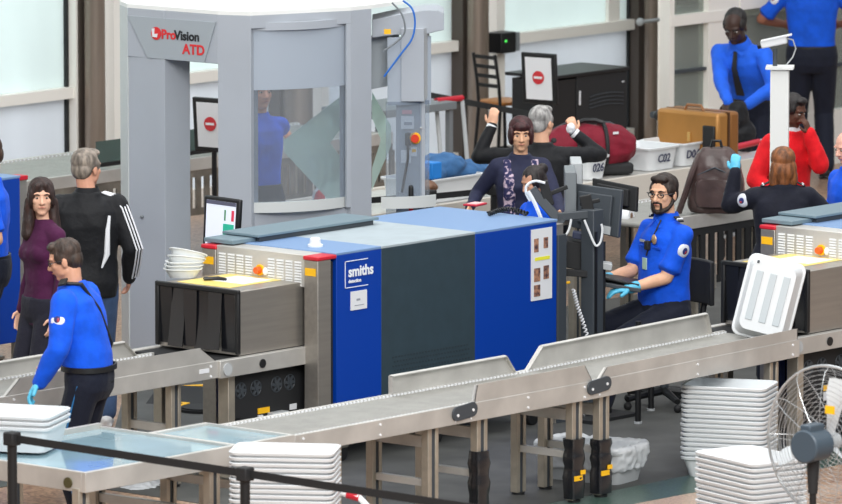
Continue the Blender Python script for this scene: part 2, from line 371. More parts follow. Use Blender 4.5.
    # hair
    hm=mat('hair_%d_%d_%d'%haircol,haircol,.55,var=.25,scale=30,bump=.6,bscale=60,stretch=(1,1,.3))
    mb=MB(); R=B.hRot; e=lambda c,r: mb.sph(B.H_(c),tuple(v*k for v in r),R,20,14)
    if hair=='short':
        e((0,-.022+recede*-.02,.052),(.0825,.094-recede*.012,.081)); (e((0,.044,.098),(.060,.036,.026)) if not recede else None); e((0,-.050,.0),(.073,.062,.072))
        for q in(-1,1): e((q*.062,.002,.030),(.021,.050,.045))
    elif hair=='bob':
        e((0,-.016,.048),(.088,.098,.086)); e((0,-.045,-.01),(.086,.072,.085)); e((0,.066,.068),(.058,.030,.034))
        for q in(-1,1): e((q*.070,.012,.0),(.024,.06,.072))
    elif hair=='long':
        e((0,-.016,.048),(.086,.096,.084)); e((0,-.055,-.03),(.084,.062,.12))
        for q in(-1,1):
            e((q*.068,.008,.0),(.022,.055,.08)); mb.caps(B.H_((q*.074,.0,-.03)),B.H_((q*.090,.015,-.24)),.034*k,.042*k)
            mb.caps(B.H_((q*.05,-.055,-.05)),B.H_((q*.05,-.05,-.24)),.045*k,.035*k)
            mb.caps(B.H_((q*.02,.06,.085)),B.H_((q*.066,.045,.0)),.022*k,.018*k)
        mb.caps(B.H_((0,-.07,-.05)),B.H_((0,-.06,-.25)),.045*k,.035*k)
    elif hair=='shoulder':
        e((0,-.016,.045),(.090,.100,.086)); e((0,-.045,-.04),(.098,.075,.11)); mb.caps(B.H_((-.055,-.045,-.07)),B.H_((-.06,-.04,-.125)),.048*k,.045*k); mb.caps(B.H_((.055,-.045,-.07)),B.H_((.06,-.04,-.125)),.048*k,.045*k)
        mb.caps(B.H_((0,-.06,-.07)),B.H_((0,-.055,-.13)),.055*k,.05*k)
    elif hair=='bun':
        e((0,-.02,.045),(.082,.094,.082)); e((0,-.05,.0),(.078,.066,.078)); e((0,-.115,.065),(.045,.04,.042))
        for q in(-1,1): e((q*.062,.0,.02),(.022,.055,.055))
    if hair!='bald':
        me=remeshed(mb,.006,2,.0035,22,sd,(1,1,.35)); me.materials.append(hm); link('hair',me,root)
    # face
    ew=mat('eye_white',(205,200,194),.4); ed=mat('eye_dark',(35,24,20),.3); lipm=mat('lip_%d'%skin[0],(int(skin[0]*.86),int(skin[1]*.68),int(skin[2]*.70)),.5)
    for q in(-1,1):
        m=MB().sph(B.H_((q*.031,.0735,.006)),(.0125*k,.0120*k,.0050*k),R).build('eye',ew,body,world=False)
        MB().sph(B.H_((q*.031,.083,.006)),(.0062*k,.0045*k,.0060*k),R).build('iris',ed,body,world=False)
        MB().tube([B.H_((q*.015,.089,.025)),B.H_((q*.032,.089,.031)),B.H_((q*.049,.077,.025))],[.0035*k,.0048*k,.002*k]).build('eyebrow',hm if hair!='bald' else sk,body,world=False)
    m=MB().tube([B.H_((-.024,.082,-.057)),B.H_((0,.0925,-.055)),B.H_((.024,.082,-.057))],[.002,.0050*k,.002]).build('lips',lipm,body,world=False)
    if beard:
        mb=MB(); e=lambda c,r: mb.sph(B.H_(c),tuple(v*k for v in r),R)
        
        for q in(-1,1):
            P=[B.H_(p) for p in((q*.074,.0,-.02),(q*.068,.014,-.055),(q*.050,.044,-.086),(q*.026,.070,-.100),(0,.078,-.103))]; rr_=(.010,.013,.015,.016,.017)
            for i in range(4): mb.caps(P[i],P[i+1],rr_[i]*k,rr_[i+1]*k)
            mb.caps(B.H_((0,.094,-.042)),B.H_((q*.026,.082,-.048)),.007*k,.006*k); mb.caps(B.H_((q*.028,.080,-.05)),B.H_((q*.026,.076,-.09)),.007*k,.010*k)
        me=remeshed(mb,.006,1); me.materials.append(hm); link('beard',me,body)
    if glasses:
        mb=MB()
        for q in(-1,1):
            pts=[B.H_((q*.033+.022*math.cos(a),.093-abs(math.cos(a))*.002,.004+.014*math.sin(a))) for a in [i*2*PI/14 for i in range(14)]]; mb.tube(pts,.0026*k,6,True)
            mb.tube([B.H_((q*.055,.09,.01)),B.H_((q*.083,.06,.012)),B.H_((q*.084,-.0,.008))],.0026*k,6)
        mb.tube([B.H_((-.011,.094,.006)),B.H_((.011,.094,.006))],.0026*k,6); mb.build('glasses',blk_g,root,world=False)
    for q in gloves:
        mb=MB(); B.hand(mb,q,.004); el,wr=(B.elR,B.wrR) if q=='R' else (B.elL,B.wrL); mb.caps(wr.lerp(el,.18),wr,.037*k,.034*k)
        me=remeshed(mb,.0055,1); me.materials.append(glove_m); link('glove',me,root)
    B.root=root; B.shirt=sh; B.trousers=tr; B.bodyo=body
    return root
pw=mat('patch_white',(225,228,235),.6); pn=mat('patch_navy',(40,50,110),.6); pr_=mat('patch_red',(170,60,70),.6)
def patch(B,q,tilt=0,off=.078,fb=0,drop=.09):
    """round shoulder patch on the outside of the upper sleeve, side q"""
    sh,el=(B.shR,B.elR) if q=='R' else (B.shL,B.elL); sg=1 if q=='R' else -1
    d=(el-sh).normalized(); n=(B.lat2*sg*math.cos(fb)+B.fw2*math.sin(fb)); n=(n-d*n.dot(d)).normalized(); w=d.cross(n)
    c=sh+d*drop*B.k
    R=Matrix((w,-d,n)).transposed()
    m=MB(); m.sph(c+n*(off-.016),(.054,.058,.022),R,20,12); o=m.build('shoulder_patch',pw,B.root,world=False)
    m=MB(); m.sph(c+n*(off-.010),(.035,.039,.0185),R,20,12); p=m.build('emblem_field',pn,o,world=False)
    MB().sph(c+n*(off-.004)-w*.008+d*.006,(.014,.022,.0145),R).build('emblem_shield',pr_,o,world=False)
def stripes(B,path,off,m,w=.006,name='stripe'):
    return MB().tube(path,w,6).build(name,m,B.shirt,world=False)
def epaulettes(B):
    for q,sh in((1,B.shR),(-1,B.shL)):
        c=B.neck.lerp(sh,.72)+B.up*.072*B.k; MB().box(c,(.075,.05,.012),Matrix((B.lat2,B.fw2,B.up)).transposed()@Ry(q*.45)).build('epaulette',blk_m,B.shirt,world=False,bev=.004)
        MB().box(c+B.lat2*q*.015,(.012,.052,.015),Matrix((B.lat2,B.fw2,B.up)).transposed()@Ry(q*.45)).build('epaulette_stripe',paper,B.shirt,world=False)
# ------------------------------------------------------------------ setting
terr=mat('terrazzo',(176,146,122),.3,var=.0,scale=3)
def terrazzo():
    m=bpy.data.materials.new('terrazzo_floor'); m.use_nodes=True; nt=m.node_tree; b=nt.nodes['Principled BSDF']; b.inputs['Roughness'].default_value=.32
    tc=nt.nodes.new('ShaderNodeTexCoord'); n1=nt.nodes.new('ShaderNodeTexVoronoi'); n1.inputs['Scale'].default_value=38
    r1=nt.nodes.new('ShaderNodeValToRGB'); els=r1.color_ramp.elements; els[0].color=lin((120,96,84)); els[1].color=lin((208,186,164)); e=els.new(.5); e.color=lin((172,148,130))
    n2=nt.nodes.new('ShaderNodeTexNoise'); n2.inputs['Scale'].default_value=.35; r2=nt.nodes.new('ShaderNodeValToRGB'); r2.color_ramp.elements[0].position=.42; r2.color_ramp.elements[1].position=.58
    r2.color_ramp.elements[0].color=lin((190,170,160)); r2.color_ramp.elements[1].color=lin((255,235,215))
    mx=nt.nodes.new('ShaderNodeMixRGB'); mx.blend_type='MULTIPLY'; mx.inputs[0].default_value=.7
    L=nt.links.new; L(tc.outputs['Object'],n1.inputs['Vector']); L(tc.outputs['Object'],n2.inputs['Vector']); L(n1.outputs['Color'],r1.inputs['Fac']); L(n2.outputs['Fac'],r2.inputs['Fac'])
    L(r1.outputs[0],mx.inputs[1]); L(r2.outputs[0],mx.inputs[2]); L(mx.outputs[0],b.inputs['Base Color']); return m
tz=terrazzo(); mat_dk=mat('dark_floor_mat',(74,75,73),.6,var=.12,scale=2.5); grn=mat('green_terrazzo',(62,84,76),.3,var=.2,scale=60)
rose=mat('rose_terrazzo',(172,148,130),.3,var=.15,scale=60)
WY=11.2
struct(MB().bx(-14,34,-12,WY+.6,-.2,0).build('floor',tz,smooth=False))
struct(MB().prism([(-1.9,-1.45),(9.5,-1.45),(9.5,4.6),(1.9,4.6),(-.9,2.2),(-1.9,2.2)],0,.004).build('trim_1',mat_dk,smooth=False))
struct(MB().prism([(-6,1.9),(-2.0,1.9),(-.6,2.6),(1.6,5.0),(1.6,5.6),(-6,5.6)],0,.003).build('trim_2',mat('dark_green_mat',(84,90,84),.5,var=.15,scale=3),smooth=False))
a,b_=G(548,492),G(700,440)
d=(b_-a).normalized(); n=V((-d.y,d.x,0))
y0_,y1_=G(650,497).y,G(650,479).y
struct(MB().prism([(-3,y0_),(12,y0_-.5),(12,y1_),(-.35,y1_),(-3,y1_-.15)],0,.003).build('trim_3',grn,smooth=False))
struct(MB().prism([(-3,y0_-.9),(2.0,y0_-.9),(.6,y0_-.1),(-3,y0_)],0,.0025).build('trim_4',rose,smooth=False))
# window wall : frames + frosted panes between z=1.12 transoms, steel columns in front
def X_(px,Y=WY): return onY(px,60,Y).x
zt=1.12; tops=8.0
def frames(xs,name_i,z0=.06,mull=()):
    m=MB(); x0,x1=xs[0],xs[-1]
    m.bx(x0,x1,WY-.05,WY+.12,0,z0+.04); m.bx(x0,x1,WY-.06,WY+.12,zt-.05,zt+.05); m.bx(x0,x1,WY-.06,WY+.12,3.4,3.5)
    for (a,b) in mull: m.bx(a,b,WY-.08,WY+.13,0,tops)
    return m
fx=[(-4,-3.85),(2.4,2.6),(5.0,5.2),(X_(68),X_(85)),(X_(106),X_(117)),(X_(275),X_(286)),(X_(314),X_(321)),(X_(457),X_(469)),(X_(489),X_(497)),(X_(630),X_(646)),(X_(657),X_(668)),(19.5,19.8),(26,26.3)]
bays=[(-3.85,2.4),(2.6,5.0),(5.2,X_(68)),(X_(117),X_(275)),(X_(321),X_(457)),(X_(497),X_(630)),(X_(668),19.5),(19.8,26)]
gask=mat('gasket_black',(20,24,26),.5)
for i,(a,b) in enumerate(bays):
    w=MB().bx(a-.02,b+.02,WY+.02,WY+.05,zt+.03,tops).build('window_%d'%(i*2+1),pane_u,smooth=False); struct(w)
    w2=MB().bx(a-.02,b+.02,WY+.02,WY+.05,.05,zt-.03).build('window_%d'%(i*2+2),pane_l,smooth=False); struct(w2)
    for nm_,z0,z1,win in (('gasket',zt+.05,tops,w),('gasket',.1,zt-.05,w2)): MB().bx(b-.035,b+.0,WY-.01,WY+.03,z0,z1).build(nm_,gask,win,smooth=False)
m=MB()
for a,b in fx: m.bx(a,b,WY-.10,WY+.13,0,tops)
for a,b in bays: m.bx(a-.02,b+.02,WY-.07,WY+.12,zt-.05,zt+.05); m.bx(a-.02,b+.02,WY-.07,WY+.12,0,.09); m.bx(a-.02,b+.02,WY-.07,WY+.12,tops-.1,tops)
m.bx(X_(607),X_(618),WY-.02,WY+.09,zt,tops)
struct(m.build('wall_back',frame_w,smooth=False))
struct(MB().bx(-14,-4,WY,WY+.2,0,tops).build('wall_left',frame_w,smooth=False))
struct(MB().bx(26.3,34,WY,WY+.2,0,tops).build('wall_right',frame_w,smooth=False))
for i,(a,b) in enumerate(((86,106),(286,314),(469,489),(645,657))):
    x0,x1=X_(a,WY-.2),X_(b,WY-.2); r=(x1-x0)*.36
    o=MB().bx(x0,x1,WY-.12,WY+.2,0,tops).build('trim_%d'%(i+5),col_gap_shade,smooth=False); struct(o)  # dark colour paints the shadow gap beside the round column
    MB().cyl((x0+r,WY-.22,0),(x0+r,WY-.22,tops),r,n=24).build('column',col_m,o)
# vestibule with glass doors on the right, Y=8.6
VY=8.9; x0=X_(667,VY); xe=34
m=MB(); gl=[]
def vx(px): return X_(px,VY)
posts=[(vx(667)-.01,vx(671)),(vx(705),vx(736)),(vx(806),vx(815)),(vx(842)+.5,vx(842)+.62),(20,20.2)]
for a,b in posts: m.bx(a,b,VY-.04,VY+.08,0,3.2)
m.bx(x0,vx(736),VY-.05,VY+.08,1.42,1.52); m.bx(vx(736),20.2,VY-.05,VY+.08,1.50,1.62)
m.bx(x0,20.2,VY-.05,VY+.08,0,.42); m.bx(x0,vx(710),VY-.05,VY+.08,.42,.60); m.bx(x0,20.2,VY-.05,VY+.08,3.0,3.2)

struct(m.build('door_1',frame_w,smooth=False))
dg=MB(); dg.bx(vx(671),20,VY+.02,VY+.03,.42,3.0); g_=dg.build('window_19',gl_dark,smooth=False); struct(g_)
m=MB(); zz=.98; m.bx(vx(671),vx(705),VY-.02,VY+.04,zz-.015,zz+.015); m.bx(vx(815),vx(842)+.5,VY-.02,VY+.04,.83,.86); m.build('push_bar',gry_d,g_,smooth=False)
sand=mat('sandstone_tiles',(196,158,126),.6,var=.12,scale=1.4,stretch=(1,1,3)); pale=mat('pale_terrazzo',(200,190,176),.4,var=.08,scale=3)
xw=X_(669,VY+2.4); m=MB(); m.bx(xw,30,VY+2.4,VY+2.5,0,8); struct(m.build('wall_vestibule',sand,smooth=False))
struct(MB().bx(xw,30,VY+2.3,VY+2.4,0,.25).build('baseboard_vestibule',pale,smooth=False))
struct(MB().bx(xw,30,VY+2.28,VY+2.4,1.25,1.9).build('trim_10',mat('dusky_panel',(110,108,102),.4),smooth=False))
# ------------------------------------------------------------------ x-ray machines
def xray(name,label,loc,dup_of=None):
    t=thing(name,label,'x-ray machine',loc,0,'baggage x-ray machines')
    B=lambda m,n,mt,p=t,bev=.004,**k: m.build(n,mt,p,world=False,bev=bev,**k)
    B(MB().bx(.0,.49,0,1.14,.12,1.40),'side_panel',blue_p); B(MB().bx(.49,1.535,.0,1.14,.12,1.40),'side_panel',dark_p); B(MB().bx(1.535,2.47,0,1.14,.12,1.40),'side_panel',blue_p)
    B(MB().bx(-.01,.49,0,1.14,1.40,1.42),'top_cover',top_b); B(MB().bx(.49,1.535,0,1.14,1.40,1.42),'top_cover',top_g); B(MB().bx(1.535,2.48,0,1.14,1.40,1.42),'top_cover',top_b)
    s=B(MB().bx(.1,1.35,.82,1.12,1.42,1.455),'raised_lid',gry_d); B(MB().bx(.06,1.39,.80,1.15,1.455,1.475),'lid_edge',top_d,s); B(MB().bx(-.15,.1,.86,1.14,1.42,1.45),'raised_lid',top_d)
    for y in(0,.98):
        p=B(MB().bx(-.20,-.06,y,y+.13,0,1.38),'end_post',steel); B(MB().bx(-.055,-.015,y+.02,y+.11,.1,1.36),'gap_strip',blk_m,p)
        B(MB().bx(-.205,-.0,y-.005,y+.14,1.38,1.41),'red_cap',red_p,p,bev=.008); B(MB().bx(-.204,-.198,y+.02,y+.12,1.27,1.325),'yellow_marker',yel_p,p,bev=0)
    p=B(MB().bx(-.19,.0,.13,.98,1.18,1.412),'control_panel',steel_b)
    for i in range(8):
        y=.165+i*.085+(.13 if i>3 else 0)
        m=MB()
        for k in range(9): m.box((-.193,y+.03,1.195+k*.02),(.01,.06,.013),Ry(.3))
        B(m,'vent_grille',vent_w,p,bev=0)
    yy=.555
    k=B(MB().cyl((-.19,yy,1.27),(-.205,yy,1.27),.04).add([],[]),'switch_plate',yel_p,p,bev=.002)
    B(MB().cyl((-.20,yy,1.27),(-.245,yy,1.27),.028,.024),'switch_knob',org_p,p,bev=.002); B(MB().sph((-.2,yy-.055,1.265),(.02,.02,.03)),'indicator_lamp',whi_p,p)
    B(MB().loft([ring(V((.17,.35,z)),r,r,V((1,0,0)),V((0,1,0)),20,2) for z,r in((1.42,.055),(1.435,.055),(1.44,.042),(1.475,.038),(1.485,.028))]),'beacon_dome',whi_p,bev=0)
    tn=B(MB().bx(-.85,-.10,.17,.93,.76,1.215),'tunnel_hood',steel); 
    m=MB(); m.bx(-.88,-.85,.15,.95,1.195,1.23); m.bx(-.88,-.85,.15,.185,.77,1.215); m.bx(-.88,-.85,.915,.95,.77,1.215); B(m,'rubber_frame',blk,tn,bev=.008)
    for i in range(6):
        y0=.19+i*.12; wv=.018*math.sin(i*2.1); L=.78+.012*(i%2)
        rows=[]
        for z in range(9):
            zz=1.215-(1.215-L)*z/8; f=z/8
            rows.append([V((-.857-.012*(i%2)-wv*f-.05*f*f*((i*37%5)/5),y0+.004+u*.128+ .012*f*math.sin(i*3+u),zz)) for u in(0,.25,.5,.75,1)])
        m=MB(); vs=[p_ for r_ in rows for p_ in r_]; fs=[(a*5+c,a*5+c+1,(a+1)*5+c+1,(a+1)*5+c) for a in range(8) for c in range(4)]
        m.add(vs,fs); m.add([p_+V((.006,0,0)) for p_ in vs],[tuple(reversed(f_)) for f_ in fs])
        B(m,'curtain_strip',blk_g,tn,bev=0)
    B(MB().bx(-.75,-.15,.35,.85,1.216,1.218),'yellow_tray_film',mat('film_yellow',(240,214,120),.35),tn,bev=0); B(MB().bx(-.55,-.25,.40,.72,1.218,1.220),'instruction_sheet',paper,tn,bev=0)
    bd=B(MB().bx(-1.10,-.06,.12,.18,.63,.755),'bed_rail',steel_b); B(MB().bx(-1.10,-.06,.94,1.0,.63,.755),'bed_rail',steel_b)
    B(MB().bx(-1.10,0,.18,.94,.70,.745),'conveyor_belt',blk_m,bev=0); B(MB().cyl((-1.03,.119,.69),(-1.03,.11,.69),.045),'roller_bearing',gry_l,bd,bev=0); B(MB().cyl((-.66,.119,.69),(-.66,.112,.69),.032),'bed_hole',blk,bd,bev=0)
    b=B(MB().bx(-.86,-.05,.22,.34,.10,.63),'base_cabinet',gry_d if 0 else blk_m); B(MB().bx(-.93,-.86,.2,.30,.0,.63),'base_leg',alu); B(MB().bx(-.93,-.86,.84,.92,.0,.63),'base_leg',alu)
    for fx_ in(-.78,-.62,-.40,-.26):
        m=MB(); m.tube([(fx_+.055*math.cos(a),.218,.50+.055*math.sin(a)) for a in[i*PI/10 for i in range(20)]],.004,6,True)
        for a in range(6): c,s_=math.cos(a*PI/3),math.sin(a*PI/3); m.box((fx_+.03*c,.214,.50+.03*s_),(.045,.006,.02),Ry(-a*PI/3+.3))
        m.cyl((fx_,.22,.5),(fx_,.206,.5),.018); B(m,'fan_grille',gry_d,b,bev=0)
    B(MB().cyl((-.81,.22,.27),(-.81,.18,.27),.04),'cable_gland',blk,b,bev=0); B(MB().bx(-.60,-.48,.212,.22,.31,.35),'orange_label',org_p if 0 else yel_p,b,bev=0)
    [B(MB().bx(a_,b__,.212,.22,c__,d__),'white_label',paper,b,bev=0) for a_,b__,c__,d__ in((-.6,-.55,.24,.30),(-.26,-.19,.30,.34),(-.24,-.18,.19,.25))]
    B(MB().bx(-.50,-.34,.15,.22,.19,.31),'socket_box',gry_l,b,bev=.006); B(MB().cyl((-.53,.19,.23),(-.46,.12,.23),.045,.035),'blue_plug',mat('plug_blue',(30,80,190),.4),b,bev=.003)
    for x in(.15,1.2,2.3):
        for y in(.1,1.04):
            c=B(MB().cyl((x,y-.025,.06),(x,y+.025,.06),.058),'caster',blk,bev=.004); B(MB().bx(x-.05,x+.05,y-.04,y+.04,.10,.125),'caster_fork',steel_d,c)
    B(MB().bx(2.47,2.56,0.01,.11,0,1.38),'end_post',steel); B(MB().bx(2.47,2.56,1.03,1.13,0,1.38),'end_post',steel); 
    B(MB().bx(2.47,2.62,.12,1.02,.76,1.2),'exit_hood',steel); B(MB().bx(2.50,2.6,.17,.95,.63,.75),'bed_rail',steel_b)
    return t,B
OX,OY=-.06,.74
m1,B1=xray('xray_machine','large blue and grey baggage x-ray machine in the centre with logo on its side',(OX,OY,0))
m2=dup(m1,(OX+3.46,OY-2.40,0),0,'baggage x-ray machine at the right edge with white bin leaning on its black entrance',None)
m0=dup(m1,(1.93-2.66,5.58,0),0,'blue baggage x-ray machine cut off at the left edge behind the woman in purple',None)
def addred(t,rec):
    [MB().bx(2.465,2.565,y0,y0+.12,1.38,1.415).build('red_cap',red_p,t,world=False,bev=.006) for y0 in(0,1.02)]
addred(m0,0)
MB().bx(2.48,2.58,-.005,.12,0,1.30).build('end_post',gry_d,m1,world=False,bev=.004)
# side print of the central machine
wt=mat('print_white',(240,244,250),.5)
y=-.004; 
text('smiths',(.145,y,1.215),(1,0,0),(0,0,1),.10,wt,m1 if False else None,'smiths') if False else None
def onM1(s,x,z,size,m,bold=.002): 
    return text(s,(OX+x,OY+y,z),(1,0,0),(0,0,1),size,m,m1,'lettering',.003,bold)
onM1('smiths',.125,1.235,.105,wt,.003); onM1('detection',.125,1.19,.036,wt,.001)
MB().bx(.09,.095,y,0,1.155,1.35).bx(.09,.34,y,0,1.345,1.35).bx(.09,.34,y,0,1.155,1.16).build('logo_bracket',wt,m1,world=False)
s_=MB().bx(.15,.325,y-.002,0,.99,1.125).build('square_notice',paper,m1,world=False); MB().bx(.21,.25,y-.004,y-.002,1.055,1.07).bx(.19,.29,y-.004,y-.002,1.02,1.025).build('print',paper_i,s_,world=False)
s_=MB().bx(2.17,2.41,y-.002,0,.84,1.37).build('paper_notice',paper,m1,world=False)
for a,b,c,d in((2.20,2.25,1.20,1.30),(2.31,2.36,1.22,1.30),(2.20,2.27,.98,1.08),(2.31,2.37,.99,1.09),(2.20,2.27,.87,.955)): MB().bx(a,b,y-.005,y-.002,c,d).build('photo_print',mat('photo_brown',(70,50,60),.6,c2=(190,140,110),scale=30),s_,world=False)
MB().bx(2.21,2.38,y-.005,y-.002,1.135,1.16).build('yellow_band',mat('marker_yellow',(236,232,60),.6),s_,world=False)
m=MB()
for r_ in range(5):
    for c_ in range(26): m.box((.62+c_*.033+.016*(r_%2),-.001,.60-r_*.033),(.014,.004,.012))
m.build('perforation',mat('hole_dark',(40,52,60),.7),m1,world=False)
m=MB()
for r_ in range(2):
    for c_ in range(2): m.tube([(-.5,.4,1.21)]*2,.001)
# bowls on the tunnel hood
bw=mat('bowl_white',(224,228,228),.4)
def bowl_mesh():
    R_=lambda r,z: ring(V((0,0,z)),r*1.25,r,V((1,0,0)),V((0,1,0)),28,2.4)
    return MB().loft([R_(.075,0),R_(.092,.035),R_(.102,.058),R_(.113,.060),R_(.113,.067),R_(.099,.067),R_(.070,.006)],True)
bl=bowl_mesh(); bp=G(183,276,1.225); bo=None
bowl_lab=['lowest of the nested white plastic bowls on the left x-ray hood','second bowl from the bottom in the nested pile on the x-ray hood','third bowl from the bottom in the nested pile on the x-ray hood','fourth bowl from the bottom in the nested pile on the x-ray hood','topmost tilted bowl of the nested pile on the x-ray hood']
bz=1.217; cx,cy=bp.x,bp.y-.0
for i in range(5):
    if i==0: o=bl.build('plastic_bowl',bw,None); o0=o
    else: o=o0.copy(); COL.objects.link(o)
    o.location=(cx+.005*i,cy-.004*i,bz+i*.026+(.012 if i==4 else 0)); o.rotation_euler=((0,0,2.2+i*.2) if i<3 else (.07*i,-.10*(i-2),2.3))
    tag(o,bowl_lab[i],'bowl','white bowls on the x-ray hood')
o=MB().tube([(0,0,0),(.10,.02,.004),(.16,-.01,.0)],[.012,.014,.010]).sph((.02,.03,0),(.03,.02,.012)).build('handheld_tool',blk,None); o.location=G(204,279,1.23); o.rotation_euler=(0,0,-.9); tag(o,'small black handled tool lying beside the white bowls','tool')
# ------------------------------------------------------------------ conveyors
def leg(t,x,y,ztop,tape=0,w=.10,yel=0):
    l=MB().bx(x-w/2,x-w/2+w*.36,y-.03,y+.03,0.02,ztop).bx(x+w/2-w*.3,x+w/2,y-.03,y+.03,.02,ztop).build('leg',alu,t,bev=.003)
    MB().bx(x-w*.14,x+w*.2,y-.022,y+.022,.02,ztop).build('slot_strip',gry_d,l); MB().cyl((x,y,0),(x,y,.02),.045).build('foot_pad',blk,l)
    if tape:
        m=MB(); rr=[]
        for i in range(9):
            z=.03+(tape-.03)*i/8; g=.012+.006*math.sin(i*1.9+x*3)
            rr.append(ring(V((x,y,z)),w/2+g,.045+g,V((1,0,0)),V((0,1,0)),16,4))
        tp=m.loft(rr).build('tape_wrap',blk_g,l,ang=60)
        if yel: MB().bx(x-w/2-.012,x+.02,y-.062,y-.056,.05,.085).bx(x+.0,x+.05,y-.064,y-.058,.09,.12).build('yellow_tape',yel_p,tp)
    return l
def xbar(t,x,y0,y1,z,h=.06,name='cross_bar'): return MB().bx(x-.02,x+.02,y0,y1,z-h/2,z+h/2).build(name,steel_b,t,bev=.003)
def rollers(t,x0,x1,y0,y1,z,step=.038,r=.0165,mt=None,slope=0):
    m=MB(); n=int((x1-x0)/step)
    for i in range(n):
        x=x0+step*(i+.5); zz=z+slope*(x-x0); m.cyl((x,y0,zz-r),(x,y1,zz-r),r,n=8)
    o=m.build('roller_bed',mt or rol,t,ang=60)
    MB().add([(x0,y0,z-.035),(x1,y0,z-.035+slope*(x1-x0)),(x1,y1,z-.035+slope*(x1-x0)),(x0,y1,z-.035)],[(0,1,2,3)]).build('pan',steel_d,o,smooth=False)
    for yy in(y0+.006,y1-.018):
        pts=[]
        for i in range(n):
            x=x0+step*(i+.5); zz=z+slope*(x-x0)
            pts+= [(x-.009,yy,zz-.012),(x-.008,yy,zz+.010),(x+.008,yy,zz+.010),(x+.009,yy,zz-.012)]
        m=MB(); bot=[(p[0],p[1],p[2]-.006 if p[2]<0 else p[2]-.02) for p in pts]; k_=len(pts); vs=pts+bot+[(a,b+.012,c) for a,b,c in pts]+[(a,b+.012,c) for a,b,c in bot]
        fs=[]
        for i in range(k_-1): fs+=[(k_+i,k_+i+1,i+1,i),(2*k_+i,2*k_+i+1,3*k_+i+1,3*k_+i),(i,i+1,2*k_+i+1,2*k_+i)]
        m.add(vs,fs).build('axle_strip',whi_p,o,smooth=False)
    return o
rol=mat('roller_grey',(158,157,152),.42,.4,var=.03)
YF,YR=-1.62,-.92
def conv(label,x0,x1,z,z1=None,yf=YF,yr=YR,group=None,rh=.115,name='roller_conveyor'):
    t=thing(name,label,'conveyor',((x0+x1)/2,(yf+yr)/2,0),0,group); z1=z if z1 is None else z1
    for yy,n_ in((yf,1),(yr,1)):
        a,b=(yy,yy+.03) if yy==yf else (yy-.03,yy)
        m=MB(); m.ext([(x0,a,z-rh),(x1,a,z1-rh),(x1,a,z1+.012),(x0,a,z+.012)],(0,b-a,0)); m.build('side_rail',steel_b,t,bev=.003)
    rollers(t,x0,x1,yf+.03,yr-.03,z,slope=(z1-z)/(x1-x0))
    m=MB()
    for q in range(3):
        for zz in(-.02,-.09):
            x=x0+.08+(x1-x0-.16)*q/2; m.cyl((x,yf,z+(z1-z)*(x-x0)/(x1-x0)+zz),(x,yf-.006,z+(z1-z)*(x-x0)/(x1-x0)+zz),.009,n=8)
    m.build('bolt',whi_p,t)
    return t
def wall(t,x0,x1,y,z0,z1,h,yn,s0=.12,s1=.12,th=.008,mt=None):
    """upright guide wall whose ends slope, bent over at the top"""
    m=MB(); m.ext([(x0,y,z0),(x1,y,z1),(x1-s1,y,z1+h),(x0+s0,y,z0+h)],(0,th,0))
    m.ext([(x0+s0,y,z0+h),(x1-s1,y,z1+h),(x1-s1,y+yn*.03,z1+h-.006),(x0+s0,y+yn*.03,z0+h-.006)],(0,0,.006))
    m.ext([(x0,y,z0),(x0+s0,y,z0+h),(x0+s0,y+yn*.03,z0+h),(x0,y+yn*.03,z0)],(.006,0,0)); m.ext([(x1,y,z1),(x1-s1,y,z1+h),(x1-s1,y+yn*.03,z1+h),(x1,y+yn*.03,z1)],(-.006,0,0))
    return m.build('guide_wall',mt or steel_b,t,smooth=False)
def table(label,x0,x1,YR,z=.728):
    t=thing('divesting_table',label,'table',((x0+x1)/2,(YF+YR)/2,0),0,'stainless inspection tables')
    m=MB(); m.bx(x0,x1,YF,YF+.035,z-.12,z+.012); m.bx(x0,x1,YR-.035,YR,z-.12,z+(.03 if x0<-5 else .012)); 
    if x0<-5: m.bx(x0,x0+.03,YF+.035,YR-.035,z-.12,z+.012)
    else: m.bx(x0,x0+.02,YF+.035,YR-.035,z-.10,z+.012)
    m.bx(x1-.02,x1,YF+.035,YR-.035,z-.12,z+.012)
    m.build('apron',steel_b,t,bev=.003)
    MB().bx(x0+.02,x1-.02,YF+.035,YR-.035,z-.03,z-.006).build('table_top',table_refl,t)
    return t
t1=table('stainless inspection table with bluish top at the lower left behind the black barrier',-5.18,-3.73,-.37)
t2=table('short stainless inspection table between the left table and the roller conveyor',-3.73,-3.17,-.82)
m=MB(); 
for x,y in((-5.14,-1.54),(-5.14,-.52),(-3.9,-1.54),(-3.9,-.52)): leg(t1,x,y,.63)
MB().cyl((-5.18,-1.47,.66),(-5.19,-1.47,.66),.035).build('round_plug',mat('brass_dark',(96,92,62),.4,.6),t1)
for x in(-5.14,-3.9): xbar(t1,x,-1.5,-.55,.3)
for x,y in((-3.62,-1.54),(-3.62,-.90),(-3.24,-.90)): leg(t2,x,y,.63)
xbar(t2,-3.62,-1.5,-.93,.45); 
def xpx(px,Y,z=.35):
    lo,hi=-20.,30.
    for _ in range(40):
        md=(lo+hi)/2; p=V((md,Y,z))-CAM; u=421+FP*p.dot(rt)/p.dot(fw)
        if u<px: lo=md
        else: hi=md
    return lo
J1,J2=xpx(463,YF,.68),xpx(592,YF,.69)
c1=conv('level roller conveyor between the short table and the first guide walls',-3.17,J1,.722,group='front lane conveyors')
c2=conv('short roller conveyor with guide walls on both sides, mid front lane',J1,J2,.722,group='front lane conveyors')
c3=conv('long roller conveyor leading up to the right x-ray machine',J2,2.28,.722,.752,group='front lane conveyors')
